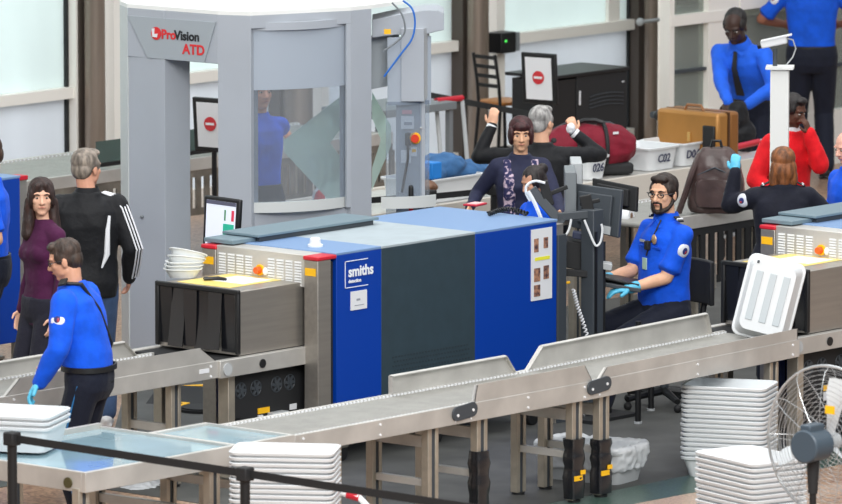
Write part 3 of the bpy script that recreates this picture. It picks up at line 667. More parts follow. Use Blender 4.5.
for px,c,tp,yl in((430,c1,0,0),(479,c2,.38,0),(574,c2,.34,1),(601,c3,.30,1)):
    x=xpx(px,-1.54); leg(c,x,-1.54,.62,tp,.11,yl); leg(c,x,-1.04,.62)
    xbar(c,x,-1.5,-1.07,.50,.08); xbar(c,x,-1.5,-1.07,.22,.05)
for x in (-2.7,): leg(c1,x,-1.54,.62); leg(c1,x,-1.04,.62); xbar(c1,x,-1.5,-1.07,.3)
for x in (2.05,): leg(c3,x,-1.54,.62); leg(c3,x,-1.04,.62); xbar(c3,x,-1.5,-1.07,.3)
wall(c2,xpx(475,YF,.71),xpx(593,YF,.71),YF+.004,.734,.734,.115,1,.03,.08,th=.012); wall(c2,xpx(388,YR,.75),xpx(512,YR,.72),YR-.012,.734,.734,.125,-1,.0,.10)
wall(c3,xpx(524,YR,.72),xpx(708,YR,.75),YR-.012,.734,.762,.15,-1,.16,.05); wall(c3,xpx(600,YF,.71),2.26,YF+.004,.734,.762,.075,1,.08,.0,th=.012)
# the rear guide wall reaches back over the first conveyor

for c,x,z in((c2,J1,.69),(c3,J2+.06,.70)):
    m=MB(); pts=[]
    for i in range(9): a=PI/2+PI*i/8; pts.append((x-.07+.05*math.cos(a),YF-.014,z-.01+.05*math.sin(a)))
    for i in range(9): a=-PI/2+PI*i/8; pts.append((x+.09+.05*math.cos(a),YF-.014,z+.004+.05*math.sin(a)))
    k=m.ext(pts,(0,.012,0)).build('joint_bracket',gry_d,c,bev=.002); MB().cyl((x-.07,YF-.014,z-.02),(x-.07,YF-.02,z-.02),.01).cyl((x+.09,YF-.014,z),(x+.09,YF-.02,z),.01).build('bracket_bolt',whi_p,k)
# lane 1 infeed
f1y,r1y=.88,1.52
ci=conv('rear roller conveyor with tilted guide walls feeding the central x-ray machine',-5.3,-1.16,.745,None,f1y,r1y,'rear lane conveyors',.11)
wall(ci,xpx(6,f1y,.76),-1.18,f1y+.004,.757,.757,.105,1,.14,.16); wall(ci,-5.2,xpx(133,r1y,.80),r1y-.012,.757,.757,.11,-1,.1,.12); 
for x in(-4.6,-3.1,-1.5): leg(ci,x,1.0,.63); leg(ci,x,1.42,.63); xbar(ci,x,1.0,1.4,.3)
s_=MB().bx(-1.36,-1.26,f1y-.004,f1y,.685,.715).build('white_sticker',paper,ci)
MB().bx(-3.3,-2.75,f1y-.01,f1y+.15,.5,.63).build('gear_box',blk_m,ci)
# lane 0 outfeed with pale side panel and lane 1 outfeed with slats, far lane with slatted guard
def guard_lane(label,x0,x1,yf,yr,z,slat=True,cat='conveyor',sm=None,sh=.38,name='roller_conveyor'):
    t=thing(name,label,'conveyor',((x0+x1)/2,(yf+yr)/2,0),0,None)
    MB().bx(x0,x1,yf,yf+.04,z-.09,z+.015).build('side_rail',steel_b,t,bev=.003); MB().bx(x0,x1,yr-.04,yr,z-.09,z+.015).build('side_rail',steel_b,t,bev=.003)
    rollers(t,x0,x1,yf+.04,yr-.04,z,.05,.022)
    if slat:
        m=MB(); n=int((x1-x0)/.11); z0=z-.1-sh
        m.bx(x0,x1,yf+.01,yf+.03,z0,z0+.06); m.bx(x0,x1,yf+.01,yf+.03,z-.15,z-.09)
        for i in range(n+1): x=x0+(x1-x0)*i/n; m.bx(x-.03,x+.03,yf+.01,yf+.03,z0+.06,z-.15)
        m.build('slatted_guard',sm or steel_d,t,smooth=False)
    k=max(2,int((x1-x0)/1.8))
    for i in range(k+1):
        x=x0+.1+(x1-x0-.2)*i/k; leg(t,x,yf+.12,z-.09); leg(t,x,yr-.12,z-.09)
    return t
lm=guard_lane('far roller conveyor with slatted guard and glass screen near the windows',2.2,9.4,8.35,9.5,.86)
for a,b in((X_(96,8.4),X_(122,8.4)),(X_(160,8.4)-.25,X_(222,8.4)+.4)):
    MB().bx(a,b,8.40,8.41,.93,1.12).build('glass_screen',gl_green,lm,smooth=False)
    MB().bx(a,b,8.39,8.42,.90,.935).build('screen_clamp',blk,lm,smooth=False)
l1=guard_lane('outfeed conveyor behind the seated officer, black slatted guard below its rollers',5.15,6.65,2.05,3.0,1.0,True,sm=blk_m,sh=.45)
MB().bx(5.0,5.9,1.97,2.03,.42,.62).build('end_bracket',steel,l1,bev=.004)
tz0=.80
l0=thing('collection_conveyor','long pale sided collection conveyor carrying bins and bags behind the seated officer','conveyor',(9,5.6,0))
[MB().bx(5.0,10.75,ya,ya+.04,tz0-.30,tz0+.015).build('side_panel',mat('pale_side',(208,202,192),.5),l0,bev=.004) for ya in(5.02,6.15)]
MB().bx(5.0,10.75,5.06,6.15,tz0-.05,tz0-.005).build('slide_bed',steel_b,l0)
for x in(5.3,7,8.8,10.6): leg(l0,x,5.2,.5); leg(l0,x,6.05,.5)
# ------------------------------------------------------------------ body scanner
sc=thing('body_scanner','tall grey walk-through body scanner with curved clear window behind the x-ray machine','body scanner',(3.2,4.4,0))
ZT=2.75
A0,A1,A2,A3,A4,A5=[V(p) for p in((2.50,5.22,0),(2.35,5.0,0),(2.40,4.10,0),(2.50,3.85,0),(3.30,3.53,0),(3.52,3.51,0))]
def pt(v,z): return (v.x,v.y,z)
roof=[A0,A1,A2,A3,A4,A5,V((3.95,3.55,0)),V((4.35,3.9,0)),V((4.3,4.7,0)),V((3.9,5.3,0)),V((3.2,5.6,0))]
MB().prism([(p.x,p.y) for p in roof],ZT-.03,ZT).build('roof',scan_t,sc,smooth=False)
m=MB().prism([(p.x,p.y) for p in(A1,A2,A2+V((.12,0,0)),A1+V((.14,0,0)))],2.34,ZT-.03); hd=m.build('header',scan,sc,bev=.006,smooth=False)
nA=V((-1,0,0)); 
u=(A2-A1).normalized(); L=(A2-A1).length; nrm=V((-abs(u.y),u.x*(-1 if u.y<0 else 1),0)).normalized()
nrm=V((u.y,-u.x,0)); nrm=nrm if nrm.x<0 else -nrm
pp=lambda s,z,o=0: A1+u*s*L+nrm*o+V((0,0,z))
MB().ext([pp(.01,2.66,.0),pp(.985,2.66,.0),pp(.86,2.345,.0),pp(.235,2.345,.0)],nrm*.012).build('logo_panel',scan_i,hd,smooth=False)
lr=(A2-A1).normalized(); upz=(0,0,1)
text('Pro',pp(.39,2.505,.014),lr,upz,.100,mat('logo_red',(215,40,45),.5),hd,'lettering',.004,.003)
text('Vision',pp(.535,2.505,.014),lr,upz,.100,mat('logo_black',(28,30,34),.5),hd,'lettering',.004,.003)
text('ATD',pp(.625,2.40,.014),lr,upz,.108,MT['logo_red'],hd,'lettering',.004,.003)
c=pp(.335,2.54,.014); k=MB().cyl(c,c+nrm*.004,.050,n=28).build('round_emblem',MT['logo_red'],hd)
MB().ext([c+nrm*.005+lr*a+V((0,0,b)) for a,b in((-.04,.035),(-.012,.04),(-.016,-.005),(.02,.0),(.01,-.03),(-.035,-.028))],nrm*.003).build('emblem_mark',paper,k,smooth=False)
# far pillar
m=MB().prism([(2.36,4.62),(2.63,4.60),(2.63,4.98),(2.36,5.0)],0,ZT-.03); m.build('pillar',scan,sc,bev=.004,smooth=False)
m=MB().prism([(A0.x,A0.y),(A1.x,A1.y),(2.62,5.0),(2.75,5.2)],0,ZT-.03); m.build('pillar_edge',scan_l,sc,bev=.004,smooth=False)
MB().sph((2.355,4.86,1.10),.015).build('screw',gry_m,sc); 
# near corner panel and right pillar
def slab(a,b,z0,z1,t,name,mt,par=sc,inset=0):
    d=(b-a).normalized(); n=V((-d.y,d.x,0)); n=n if n.dot(V((1,1,0)))>0 else -n
    return MB().ext([(a.x+n.x*inset,a.y+n.y*inset,z0),(b.x+n.x*inset,b.y+n.y*inset,z0),(b.x+n.x*inset,b.y+n.y*inset,z1),(a.x+n.x*inset,a.y+n.y*inset,z1)],n*t).build(name,mt,par,bev=.003,smooth=False)
slab(A2,A3,0,ZT-.03,.16,'corner_panel',scan); 
w1=A3.lerp(A4,.0); slab(A4,A5,0,ZT-.03,.13,'corner_panel',scan)
slab(A3,A4,2.62,ZT-.03,.08,'window_header',scan); slab(A3,A4,0,1.19,.06,'lower_panel',scan,inset=.05)
def arc(a,b,bul,n=16):
    d=(b-a); nn=V((-d.y,d.x,0)).normalized(); nn=nn if nn.dot(fw)<0 else -nn
    return [a.lerp(b,i/n)+nn*bul*(1-(2*i/n-1)**2) for i in range(n+1)]
def curved(a,b,bul,z0,z1,t,name,mt,par=sc):
    P=arc(a,b,bul); Q=[p+fw.cross(V((0,0,0)))+V((fw.x,fw.y,0)).normalized()*t for p in P]
    m=MB(); rings=[[V((p.x,p.y,z0)),V((q.x,q.y,z0)),V((q.x,q.y,z1)),V((p.x,p.y,z1))] for p,q in zip(P,Q)]
    return m.loft(rings).build(name,mt,par)
a_,b_=A3+V((.03,.05,0)),A4+V((-.01,.05,0))
wf=curved(a_,b_,.08,1.26,2.14,.006,'clear_window',gl_clear); curved(a_,b_,.08,2.14,2.63,.012,'tinted_band',gl_band); 
curved(a_+V((0,.0,0)),b_,.11,2.60,2.66,.05,'curved_rail',scan); curved(a_,b_,.10,1.19,1.27,.04,'curved_rail',scan_l)
slab(A3+V((-.0,.02,0)),A3.lerp(A4,.03)+V((0,.02,0)),1.19,2.62,.03,'window_edge',scan); slab(A3.lerp(A4,.955),A4,1.19,2.62,.03,'window_edge',scan)
# back glass with the diamond film and hood over the exit side
bk0,bk1=V((3.25,4.85,0)),V((4.05,4.2,0))
d=(bk1-bk0).normalized(); P_=lambda px,py: None
def onplane(px,py,p0,nn):
    r=ray(px,py); t=(p0-CAM).dot(nn)/r.dot(nn); return CAM+r*t
pn_=V((fw.x,fw.y,0)).normalized(); p0=V((3.75,4.3,0)); pix=lambda L_,off=.012: ([onplane(x,y,p0,pn_) for x,y in L_],pn_*off)
MB().ext(*pix([(349,90),(349,118),(330,143),(349,168),(349,208),(333,205),(284,152),(284,140)])).build('diamond_film',gl_diam,sc,smooth=False)
p1=V((4.2,3.9,0)); MB().ext([onplane(x,y,p1,pn_) for x,y in((372,92),(391,126),(391,146),(372,190),(372,168),(381,140),(372,118))],pn_*.012).build('diamond_film',gl_diam,sc,smooth=False)
hood=[V((3.56,3.50,0)),V((4.02,3.18,0)),V((4.28,3.10,0)),V((4.42,3.16,0)),V((4.45,3.4,0)),V((4.35,3.9,0)),V((3.95,3.56,0))]
q0=onplane(372,18,A5,pn_)
m=MB(); top=[onplane(x,y,V((3.9,3.4,0)),pn_) for x,y in((372,20),(400,14),(425,10),(438,10),(444,13),(444,30),(435,32),(428,34),(395,35),(372,38))]
m.ext(top,pn_*.45); hd2=m.build('exit_hood',scan,sc,bev=.006,smooth=False)
curved(V((3.72,3.52,0)),V((4.02,3.33,0)),.03,1.95,2.48,.02,'tinted_band',gl_band); curved(V((3.70,3.52,0)),V((4.0,3.33,0)),.03,1.0,1.98,.006,'clear_window',gl_clear)
curved(V((3.62,3.5,0)),V((4.02,3.28,0)),.05,1.15,1.24,.03,'curved_rail',scan_l)
slab_=MB().ext([onplane(x,y,V((3.9,3.6,0)),V((fw.x,fw.y,0)).normalized()) for x,y in((368,36),(399,34),(399,84),(368,90))],(.02,.02,0)).build('tinted_band',scan_i,sc,smooth=False)
pc=V((4.02,3.28,0)); r_=V((rt.x,rt.y,0)); f_=pn_
def rbox(c,w,dp,z0,z1,name,mt,par=sc,bev=.004): # box facing the hall: width along r_, depth away
    return MB().ext([c+V((0,0,z0)),c+r_*w+V((0,0,z0)),c+r_*w+V((0,0,z1)),c+V((0,0,z1))],f_*dp).build(name,mt,par,bev=bev,smooth=False)
c0=onplane(396,150,V((3.95,3.3,0)),pn_); c0.z=0; pl=rbox(c0+f_*.02,.225,.3,0,2.0,'equipment_post',scan); c1_=onplane(401,60,V((3.95,3.3,0)),pn_); c1_.z=0
up_=rbox(c1_-f_*.04,.18,.34,1.98,2.55,'upper_post',scan)
MB().ext([c1_+r_*.18-f_*.04+V((0,0,1.98)),c1_+r_*.22+f_*.1+V((0,0,2.02)),c1_+r_*.22+f_*.1+V((0,0,2.55)),c1_+r_*.18-f_*.04+V((0,0,2.55))],f_*.2).build('upper_post_side',gry_l,up_,smooth=False)
def onpost(px,py): p=onplane(px,py,c0+f_*.015,pn_); return p
def plate(px0,py0,px1,py1,name,mt,par,t=.006):
    return MB().ext([onpost(px0,py0),onpost(px1,py0),onpost(px1,py1),onpost(px0,py1)],-f_*t).build(name,mt,par,smooth=False)
plate(401,116,414,129,'notice_plate',paper,pl); plate(402,110,412,114,'notice_plate',mat('pink_label',(226,170,178),.6),pl); k=plate(404,122,412,125,'print',paper_i,pl,.008)
plate(401,150,411,163,'notice_plate',paper,pl); k=plate(411,147,417,156,'warning_label',paper,pl,.007); plate(412,149,416,152,'warning_mark',yel_p,pl,.009)
p=onpost(408,139); MB().box(p-f_*.01,(.045,.02,.10),Matrix((r_,f_,V((0,0,1)))).transposed()).build('switch_box',blk,pl,bev=.004)
p=onpost(415,138); k=MB().cyl(p,p-f_*.02,.045).build('switch_plate',yel_p,pl); MB().cyl(p-f_*.02,p-f_*.05,.032).build('switch_knob',mat('knob_red',(216,60,30),.4),k)
MB().tube([onpost(408,144)-f_*.02,onpost(408,158)-f_*.03,onpost(405,175)-f_*.03,onpost(402,192)-f_*.02],.010).build('power_cord',blk,pl)
h=MB().caps(onpost(411,187)-f_*.03,onpost(411,205)-f_*.03,.02,.022).build('lever_handle',blk,pl); MB().cyl(onpost(411,205)-f_*.03,onpost(411,216)-f_*.03,.018).build('red_sleeve',red_p,h)
for x,y in((399,192),(420,207),(399,207),(421,128)): MB().sph(onpost(x,y),.010).build('screw',gry_l,pl)
def cable(pts,r,mt,name='cable',par=None,label=None):
    # smooth path through points
    P=[V(p) for p in pts]; out=[]
    for i in range(len(P)-1):
        p0_,p1_,p2,p3=P[max(i-1,0)],P[i],P[i+1],P[min(i+2,len(P)-1)]
        for t in [j/6 for j in range(6)]: out.append(.5*((2*p1_)+(p2-p0_)*t+(2*p0_-5*p1_+4*p2-p3)*t*t+(-p0_+3*p1_-3*p2+p3)*t**3))
    out.append(P[-1]); o=MB().tube(out,r,6).build(name,mt,par)
    if label: tag(o,label,'cable')
    return o
hp=V((3.8,3.3,0))
cable([onplane(x,y,hp,pn_)-f_*.05 for x,y in((403,0),(412,8),(415,22),(412,38),(402,52),(390,68),(384,76))],.008,mat('cable_blue',(40,110,200),.4),par=sc)
cable([onplane(x,y,hp,pn_)-f_*.05 for x,y in((392,2),(402,14),(405,30),(398,40),(384,50))],.008,gry_m,par=sc)
MB().ext([onplane(x,y,hp,pn_)-f_*.01 for x,y in((384,29),(391,29),(391,34),(384,34))],-f_*.004).build('warning_label',yel_p,sc,smooth=False)
MB().bx(3.55,4.1,4.2,5.0,ZT,ZT+.07).build('roof_tray',blk_m,sc)
# ------------------------------------------------------------------ bins
def rr(w,l,z,rad=.06,n=5):
    out=[]
    for cx,cy,a0 in((w/2-rad,l/2-rad,0),(-w/2+rad,l/2-rad,PI/2),(-w/2+rad,-l/2+rad,PI),(w/2-rad,-l/2+rad,1.5*PI)):
        for i in range(n): a=a0+PI/2*i/(n-1); out.append(V((cx+rad*math.cos(a),cy+rad*math.sin(a),z)))
    return out
def bin_mb(w=.62,l=.42,h=.15,t=.005,taper=.05):
    return MB().loft([rr(w-2*taper,l-2*taper,0),rr(w-.03,l-.03,h-.022),rr(w,l,h-.02),rr(w+.006,l+.006,h-.004),rr(w-.004,l-.004,h),rr(w-.03,l-.03,h-.002),rr(w-.036,l-.036,h-.02),rr(w-2*taper-.01,l-2*taper-.01,t)])
binme=bin_mb()
b_src=None
def new_bin(mt=bin_w,w=.62,l=.42,h=.15): return bin_mb(w,l,h).build('plastic_bin',mt,None)
def az_of(dx,dy,s,sn): # azimuth of an edge seen in the photo with the given scale and slope
    v=V((rt.x,rt.y,0))*(dx/s)-V((fw.x,fw.y,0)).normalized()*(dy/(s*sn)); return math.atan2(v.y,v.x)
def stack(c,az,n,step,labf,group,mt=bin_w,w=.62,l=.42,h=.15,z0=.0,first_h=None):
    src=new_bin(mt,w,l,h)
    for i in range(n):
        o=src if i==0 else src.copy()
        if i: COL.objects.link(o)
        o.location=(c[0]+random.uniform(-.004,.004),c[1]+random.uniform(-.004,.004),z0+i*step); o.rotation_euler=(0,0,az+random.uniform(-.012,.012))
        tag(o,labf(i,n),'bin',group)
ORD=['','lowest','second','third','fourth','fifth','sixth','seventh','eighth','ninth','tenth','eleventh','twelfth','thirteenth','fourteenth','fifteenth','sixteenth','seventeenth','eighteenth','nineteenth','twentieth','twenty-first','twenty-second','twenty-third']
def labf(where):
    def f(i,n):
        if i==n-1: return 'topmost open white bin of the stack '+where
        if i==0: return 'lowest white bin of the stack '+where
        j=n-1-i
        if j<=n//2: return ORD[j+1]+' white bin from the top of the stack '+where
        return ORD[i+1]+' white bin from the bottom of the stack '+where
    return f
c=G(729,475); stack(c,az_of(78,4,143,.16),16,.034,labf('by the conveyor, left of fan'),'bins stacked under the conveyor edge',bin_d,z0=FZ)
c=G(751,449,.80); azc=az_of(60,15,157,.163); stack(c,azc,22,.0345,labf('right behind the fan'),'bins stacked beside the fan',bin_w,.66,.46,z0=FZ)
c=G(285,448,.80); stack(c,az_of(108,2.2,152,.16),21,.0345,labf('on the wheeled trolley'),'bins stacked on the trolley',bin_w,.68,.42,.15,z0=FZ+.07)
# trolley with the bent white handle
tc=c; az=az_of(108,2.2,152,.16); tl=thing('bin_trolley','low wheeled trolley with white bent tube handle under the central bin stack','trolley',(tc.x,tc.y,0),az)
MB().box((0,0,.062),(.64,.40,.014)).build('deck',gry_l,tl,world=False)
MB().tube([(.30,.12,.06),(.52,.12,.075),(.54,.12,.12),(.535,.12,.42),(.52,.12,.52),(.46,.12,.58),(.34,.16,.60)],.022,10).build('handle',whi_p,tl,world=False)
MB().cyl((.47,.123,.575),(.385,.147,.592),.027).build('red_grip',red_p,tl,world=False)
for x in(-.27,.27):
    for y in(-.16,.16): MB().cyl((x,y-.012,.028),(x,y+.012,.028),.028).build('wheel',blk,tl,world=False)
# bins on the left table
c=G(8,446,.745); 
for i in range(3):
    o=bin_mb(.72,.50,.17).build('plastic_bin',bin_w,None) if i==0 else bpy.data.objects['plastic_bin.004' if 0 else o.name].copy()
    if i: COL.objects.link(o)
    o.location=(c.x+.0,c.y,.741+i*.036); o.rotation_euler=(0,0,az_of(66,3,150,.16)); tag(o,('lowest' if i==0 else 'middle' if i==1 else 'topmost')+' white bin of the three nested on the left steel table','bin','bins on the left table')
# leaning bin
lb=bin_mb(.42,.60,.14)
up_b=(V((0,0,1))+V((rt.x,rt.y,0))*.26-V((fw.x,fw.y,0))*(-.16)).normalized(); zb=(V((fw.x,fw.y,0)).normalized()-V((0,0,1))*.12+V((rt.x,rt.y,0))*.12); zb=(zb-up_b*zb.dot(up_b)).normalized(); xb=up_b.cross(zb)
p=G(758,337,.775)+V((-.0,0,0)); R3=Matrix((xb,up_b,zb)).transposed(); M4=Matrix.Translation(p+up_b*.285)@R3.to_4x4()
o=MB(); o.v=lb.v; o.f=lb.f; ob=o.build('plastic_bin',bin_w,None); ob.matrix_world=M4; tag(ob,'white bin tipped on end against the right x-ray entrance, slotted underside showing','bin')
for q in(-.10,0,.10): MB().box((q,.0,-.003),(.050,.36,.008)).build('base_slot',mat('slot_grey',(186,194,198),.5),ob,world=False,bev=.003)
MB().box((.13,.24,-.003),(.018,.022,.006)).build('code_mark',gry_d,ob,world=False)
# bins with codes on the collection conveyor
def code_bin(px0,px1,Y,txt,lab,w=None,zb=None):
    zb=tz0 if zb is None else zb; x0,x1=xpx(px0,Y,.9),xpx(px1,Y,.9); W=x1-x0; o=bin_mb(W,.50,.20,taper=.04).build('plastic_bin',bin_w,None); o.location=((x0+x1)/2,Y+.25,zb); tag(o,lab,'bin','coded bins on the collection conveyor')
    FR[o]=Matrix.Translation(V(o.location))
    if txt: text(txt,((x0+x1)/2-.10,Y+.012,zb+.07),(1,0,0),(0,-.15,1),.10,mat('ink_navy',(50,56,84),.6),o,'code_lettering',.003,.002)
    return o
code_bin(590,612,5.16,'026','white bin marked 026 beside the maroon duffel bag')
code_bin(650,682,5.16,'C02','white bin marked C02 on the pale conveyor')
code_bin(683,706,5.16,'D04','white bin marked D04 below the brown suitcase')
code_bin(548,574,5.16,None,'unmarked white bin between the man in black and the duffel bag')
jb=code_bin(424,486,5.16,None,'white bin holding the crumpled blue jeans')
o=code_bin(236,262,8.5,'D7','white bin marked D7 seen through the curved scanner window',None,.885)
def blob(parts,vox,disp,ds,name,mt,label=None,cat=None,parent=None,st=(1,1,1),sm=3):
    m=MB()
    for q in parts:
        if len(q)==2: m.sph(q[0],q[1],None,20,12)
        else: m.caps(*q)
    me=remeshed(m,vox,sm,disp,ds,len(name),st); me.materials.append(mt); o=link(name,me,parent)
    if label: tag(o,label,cat)
    return o
jc=V(((xpx(424,5.3,1)+xpx(490,5.3,1))/2,5.42,tz0+.20)); 
blob([(jc+V((-.30,0,.02)),(.22,.17,.10)),(jc+V((-.05,.02,.05)),(.25,.18,.11)),(jc+V((.22,.0,.0)),(.26,.16,.08)),(jc+V((.40,-.05,-.03)),(.14,.12,.06))],.012,.014,9,'denim_jacket',cloth('denim',(62,104,150)),'crumpled blue denim clothes lying in a white bin left of the flowered woman','clothing')
p=G(430,170,1.06); MB().box(p,(.12,.16,.14)).build('blue_box',mat('box_blue',(30,130,215),.5),None,bev=.01); tag(bpy.data.objects['blue_box'],'small bright blue box behind the denim clothes','box')
p=G(424,187,.98); blob([(p,(.12,.1,.05))],.012,.01,12,'brown_shoe',mat('tan_leather',(120,84,60),.5),'brown shoe lying in front of the denim clothes','shoe')
wb=blob([(G(331,200,.95),(.16,.15,.13)),(G(332,190,1.02),(.12,.12,.07))],.012,.012,9,'travel_bag',mat('bag_white',(225,226,228),.6),'white and black travel bag seen through the curved scanner window','bag')
p=G(331,190,1.03); MB().tube([p+V((-.13,0,.02)),p+V((-.05,0,.09)),p+V((.06,0,.09)),p+V((.13,0,.0))],.016).build('strap',blk,wb); MB().sph(G(320,202,.95),(.05,.05,.10)).build('red_flap',red_p,wb)
# duffel
dz=tz0+.005; dc=G(606,178,.80)+V((.1,.28,0)); dc.z=dz
df=thing('duffel_bag','maroon duffel bag with black straps on the pale conveyor','bag',tuple(dc),-.60)
m=MB(); rings=[]
for i in range(13):
    x=-.40+.80*i/12; s_=max(.35,1-abs(i/6-1)**4*.55); rings.append([V((x,.17*s_*math.cos(a)*(1.1 if math.sin(a)<0 else 1),.045+.19*(1+math.sin(a)*s_)-.02)) for a in[2*PI*k/20 for k in range(20)]])
m.loft(rings); me=remeshed(m,.012,2,.012,7,3,(1,1,1)); me.materials.append(cloth('maroon',(122,26,44),.6)); me.transform(Matrix.Translation((0,0,.02))); db=link('bag_body',me,df)
MB().box((0,0,.05),(.74,.30,.10)).build('dark_base',blk_m,df,world=False,bev=.03)
for x in(-.13,.12):
    MB().tube([(x,-.19*math.cos(a)-.0,.225+.215*math.sin(a)) for a in[PI*k/12-.6 for k in range(15)]],.018).build('strap',blk_m,df,world=False)
MB().tube([(-.13,-.06,.44),(-.05,-.03,.46),(.05,-.03,.46),(.12,-.06,.44)],.020).build('grab_handle',blk,df,world=False)
MB().tube([(-.37,.0,.36),(-.2,.02,.435),(0,.03,.448),(.2,.02,.43),(.36,0,.35)],.008).build('zip',gry_d,df,world=False); MB().box((.20,-.155,.36),(.05,.01,.02),Rz(.2)).build('maker_tab',paper,df,world=False)
MB().caps((-.33,-.1,.30),(-.31,.12,.34),.03,.03).build('end_pad',blk_m,df,world=False)
# suitcase
q=G(718,166,tz0); sx,sy=q.x,q.y
su=thing('suitcase','bronze hard suitcase lying on its side with black wheels, behind the coded bins','suitcase',(sx,sy,tz0+.02))
gold=mat('bronze_shell',(172,122,62),.38,.35,var=.05,scale=3)
MB().bx(0,.15,0,.68,0,.43).build('front_shell',gold,su,world=False,bev=.03); MB().bx(.16,.30,0,.68,0,.43).build('rear_shell',mat('bronze_shell_b',(150,100,52),.38,.35),su,world=False,bev=.03); MB().bx(.145,.165,.0,.68,.0,.43).build('zip',mat('zip_brown',(80,52,30),.5),su,world=False)
for z in(.06,.36): 
    w_=MB().caps((.05,.70,z),(.12,.74,z),.045,.045).build('wheel_housing',blk,su,world=False); MB().cyl((.06,.77,z),(.11,.77,z),.03).build('wheel',gry_d,w_,world=False)
MB().bx(-.02,.02,.03,.16,.08,.32).build('handle_recess',blk,su,world=False,bev=.01); MB().tube([(.08,.22,.43),(.08,.25,.475),(.08,.40,.475),(.08,.43,.43)],.013).build('carry_handle',mat('handle_tan',(140,96,60),.5),su,world=False); MB().bx(-.012,-.0,.30,.33,.17,.25).build('lock_plate',mat('lock_gold',(220,180,110),.3,.6),su,world=False)
# backpack
p=G(730,213,1.02); bk=thing('backpack','dark brown leather backpack standing on the rollers under the blue glove','backpack',(p.x,p.y+.14,1.02),az_of(10,.2,125,.15))
bk.scale=(1.06,1.06,1.08); br=mat('dark_brown_leather',(72,56,54),.38,var=.12,scale=6,bump=.3,bscale=14)
m=MB(); rg=[]
for z,w,dp in((0,.19,.10),(.04,.215,.12),(.2,.21,.13),(.34,.185,.12),(.42,.15,.10),(.47,.10,.07)): rg.append(ring(V((0,0,z)),w,dp,V((1,0,0)),V((0,1,0)),24,3))
m.loft(rg); me=remeshed(m,.012,3,.006,7,5); me.materials.append(br); link('bag_body',me,bk)
m=MB(); m.loft([ring(V((0,-.11,z)),w,.05,V((1,0,0)),V((0,1,0)),20,3) for z,w in((.05,.13),(.08,.15),(.22,.15),(.25,.12))]); m.build('front_pocket',br,bk,world=False,ang=60)
MB().tube([(-.12,-.06,.42),(-.17,-.13,.30),(-.22,-.12,.14),(-.27,-.10,.0)],.024).build('shoulder_strap',br,bk,world=False); MB().tube([(-.04,0,.47),(-.03,0,.52),(.03,0,.52),(.04,0,.47)],.012).build('grab_handle',blk,bk,world=False); MB().tube([(-.13,-.11,.28),(0,-.135,.34),(.13,-.11,.28)],.006).build('zip',gry_d,bk,world=False)
# red booklet, coiled cord on the machine top
p=G(472,205,1.424); o=MB().box((0,0,.008),(.16,.12,.014)).build('red_booklet',mat('booklet_red',(190,36,60),.5),None,bev=.004); o.location=p+V((.0,-.03,0)); o.rotation_euler=(0,0,.2); tag(o,'small red booklet lying on top of the central x-ray machine','booklet')
MB().box((.01,0,.0165),(.12,.08,.003)).build('page',mat('page_pink',(240,190,190),.5),o,world=False)
def coil(pts,r,R_,turns,name,label,mats,par=None):
    P=[];
    base=[V(p) for p in pts]; n=turns*10
    for i in range(n+1):
        t=i/n*(len(base)-1); k=min(int(t),len(base)-2); q=base[k].lerp(base[k+1],t-k); d=(base[k+1]-base[k]).normalized(); u=d.orthogonal().normalized(); w=d.cross(u); a=2*PI*i/10
        P.append(q+u*R_*math.cos(a)+w*R_*math.sin(a))
    o=MB().tube(P,r,5).build(name,mats,par); 
    if label: tag(o,label,'cable')
    return o
coil([G(488,214,1.44),G(497,211,1.45),G(506,209,1.46),G(516,210,1.45),G(528,214,1.44)],.007,.014,16,'coiled_cord','black coiled cord lying across the top of the central x-ray machine',blk)
b4=len(bpy.data.objects)
# ------------------------------------------------------------------ operator console
PX,PY=2.78,.70
cs=thing('operator_console','black monitor and keyboard stand at the right end of the central x-ray machine','console',(PX,PY,0))
MB().bx(PX-.05,PX+.07,PY-.05,PY+.07,0,1.46).build('post',gry_d,cs,bev=.006); MB().bx(PX-.035,PX-.01,PY-.056,PY-.05,.3,1.3).build('post_slot',blk,cs); MB().bx(PX-.25,PX+.3,PY-.2,PY+.25,0,.03).build('base_plate',blk_m,cs)
MB().bx(PX+.12,PX+.18,PY+.02,PY+.08,.0,1.2).build('rear_post',blk_m,cs)
cp=V((2.7,.78,0)); Q=lambda x,y,o=0: onplane(x,y,cp,pn_)+f_*o
def bar(a,b,w,h,name,mt,par=cs):
    a,b=V(a),V(b); d=(b-a).normalized(); s_=d.cross(f_).normalized(); return MB().box((a+b)/2,((b-a).length,w,h),Matrix((d,f_,s_)).transposed()).build(name,mt,par,bev=.006)
bar(Q(532,190,.06),Q(562,224,.0),.06,.07,'monitor_arm',gry_d); bar(Q(543,182,.05),Q(550,206,.05),.08,.07,'arm_joint',blk_m); bar(Q(558,217,.0),Q(590,214,.0),.05,.06,'monitor_arm',gry_d); bar(Q(549,196,.1),Q(568,189,.14),.04,.03,'monitor_arm',blk_m)
k=bar(Q(585,196,.05),Q(590,218,.05),.04,.09,'mount_plate',blk); bar(Q(580,205,.05),Q(600,201,.05),.03,.03,'mount_cross',blk)
bar(Q(573,236,.1),Q(600,240,.1),.10,.05,'cross_shelf',mat('shelf_navy',(44,52,78),.5))
bar(Q(560,272,.0),Q(590,274,.0),.05,.05,'tray_arm',blk_m); bar(Q(585,285,.38),Q(642,295,.38),.34,.03,'keyboard_tray',gry_d); bar(Q(598,266,.12),Q(612,268,.08),.14,.05,'control_box',gry_l); 
MB().cyl(Q(588,271,.05),Q(588,267,.05),.022).build('red_button',red_p,cs)
bar(Q(565,282,-.06),Q(570,281,-.06),.01,.02,'yellow_tag',yel_p)
m=MB(); 
for i in range(12): m.bx(0,0,0,0,0,0) if 0 else None
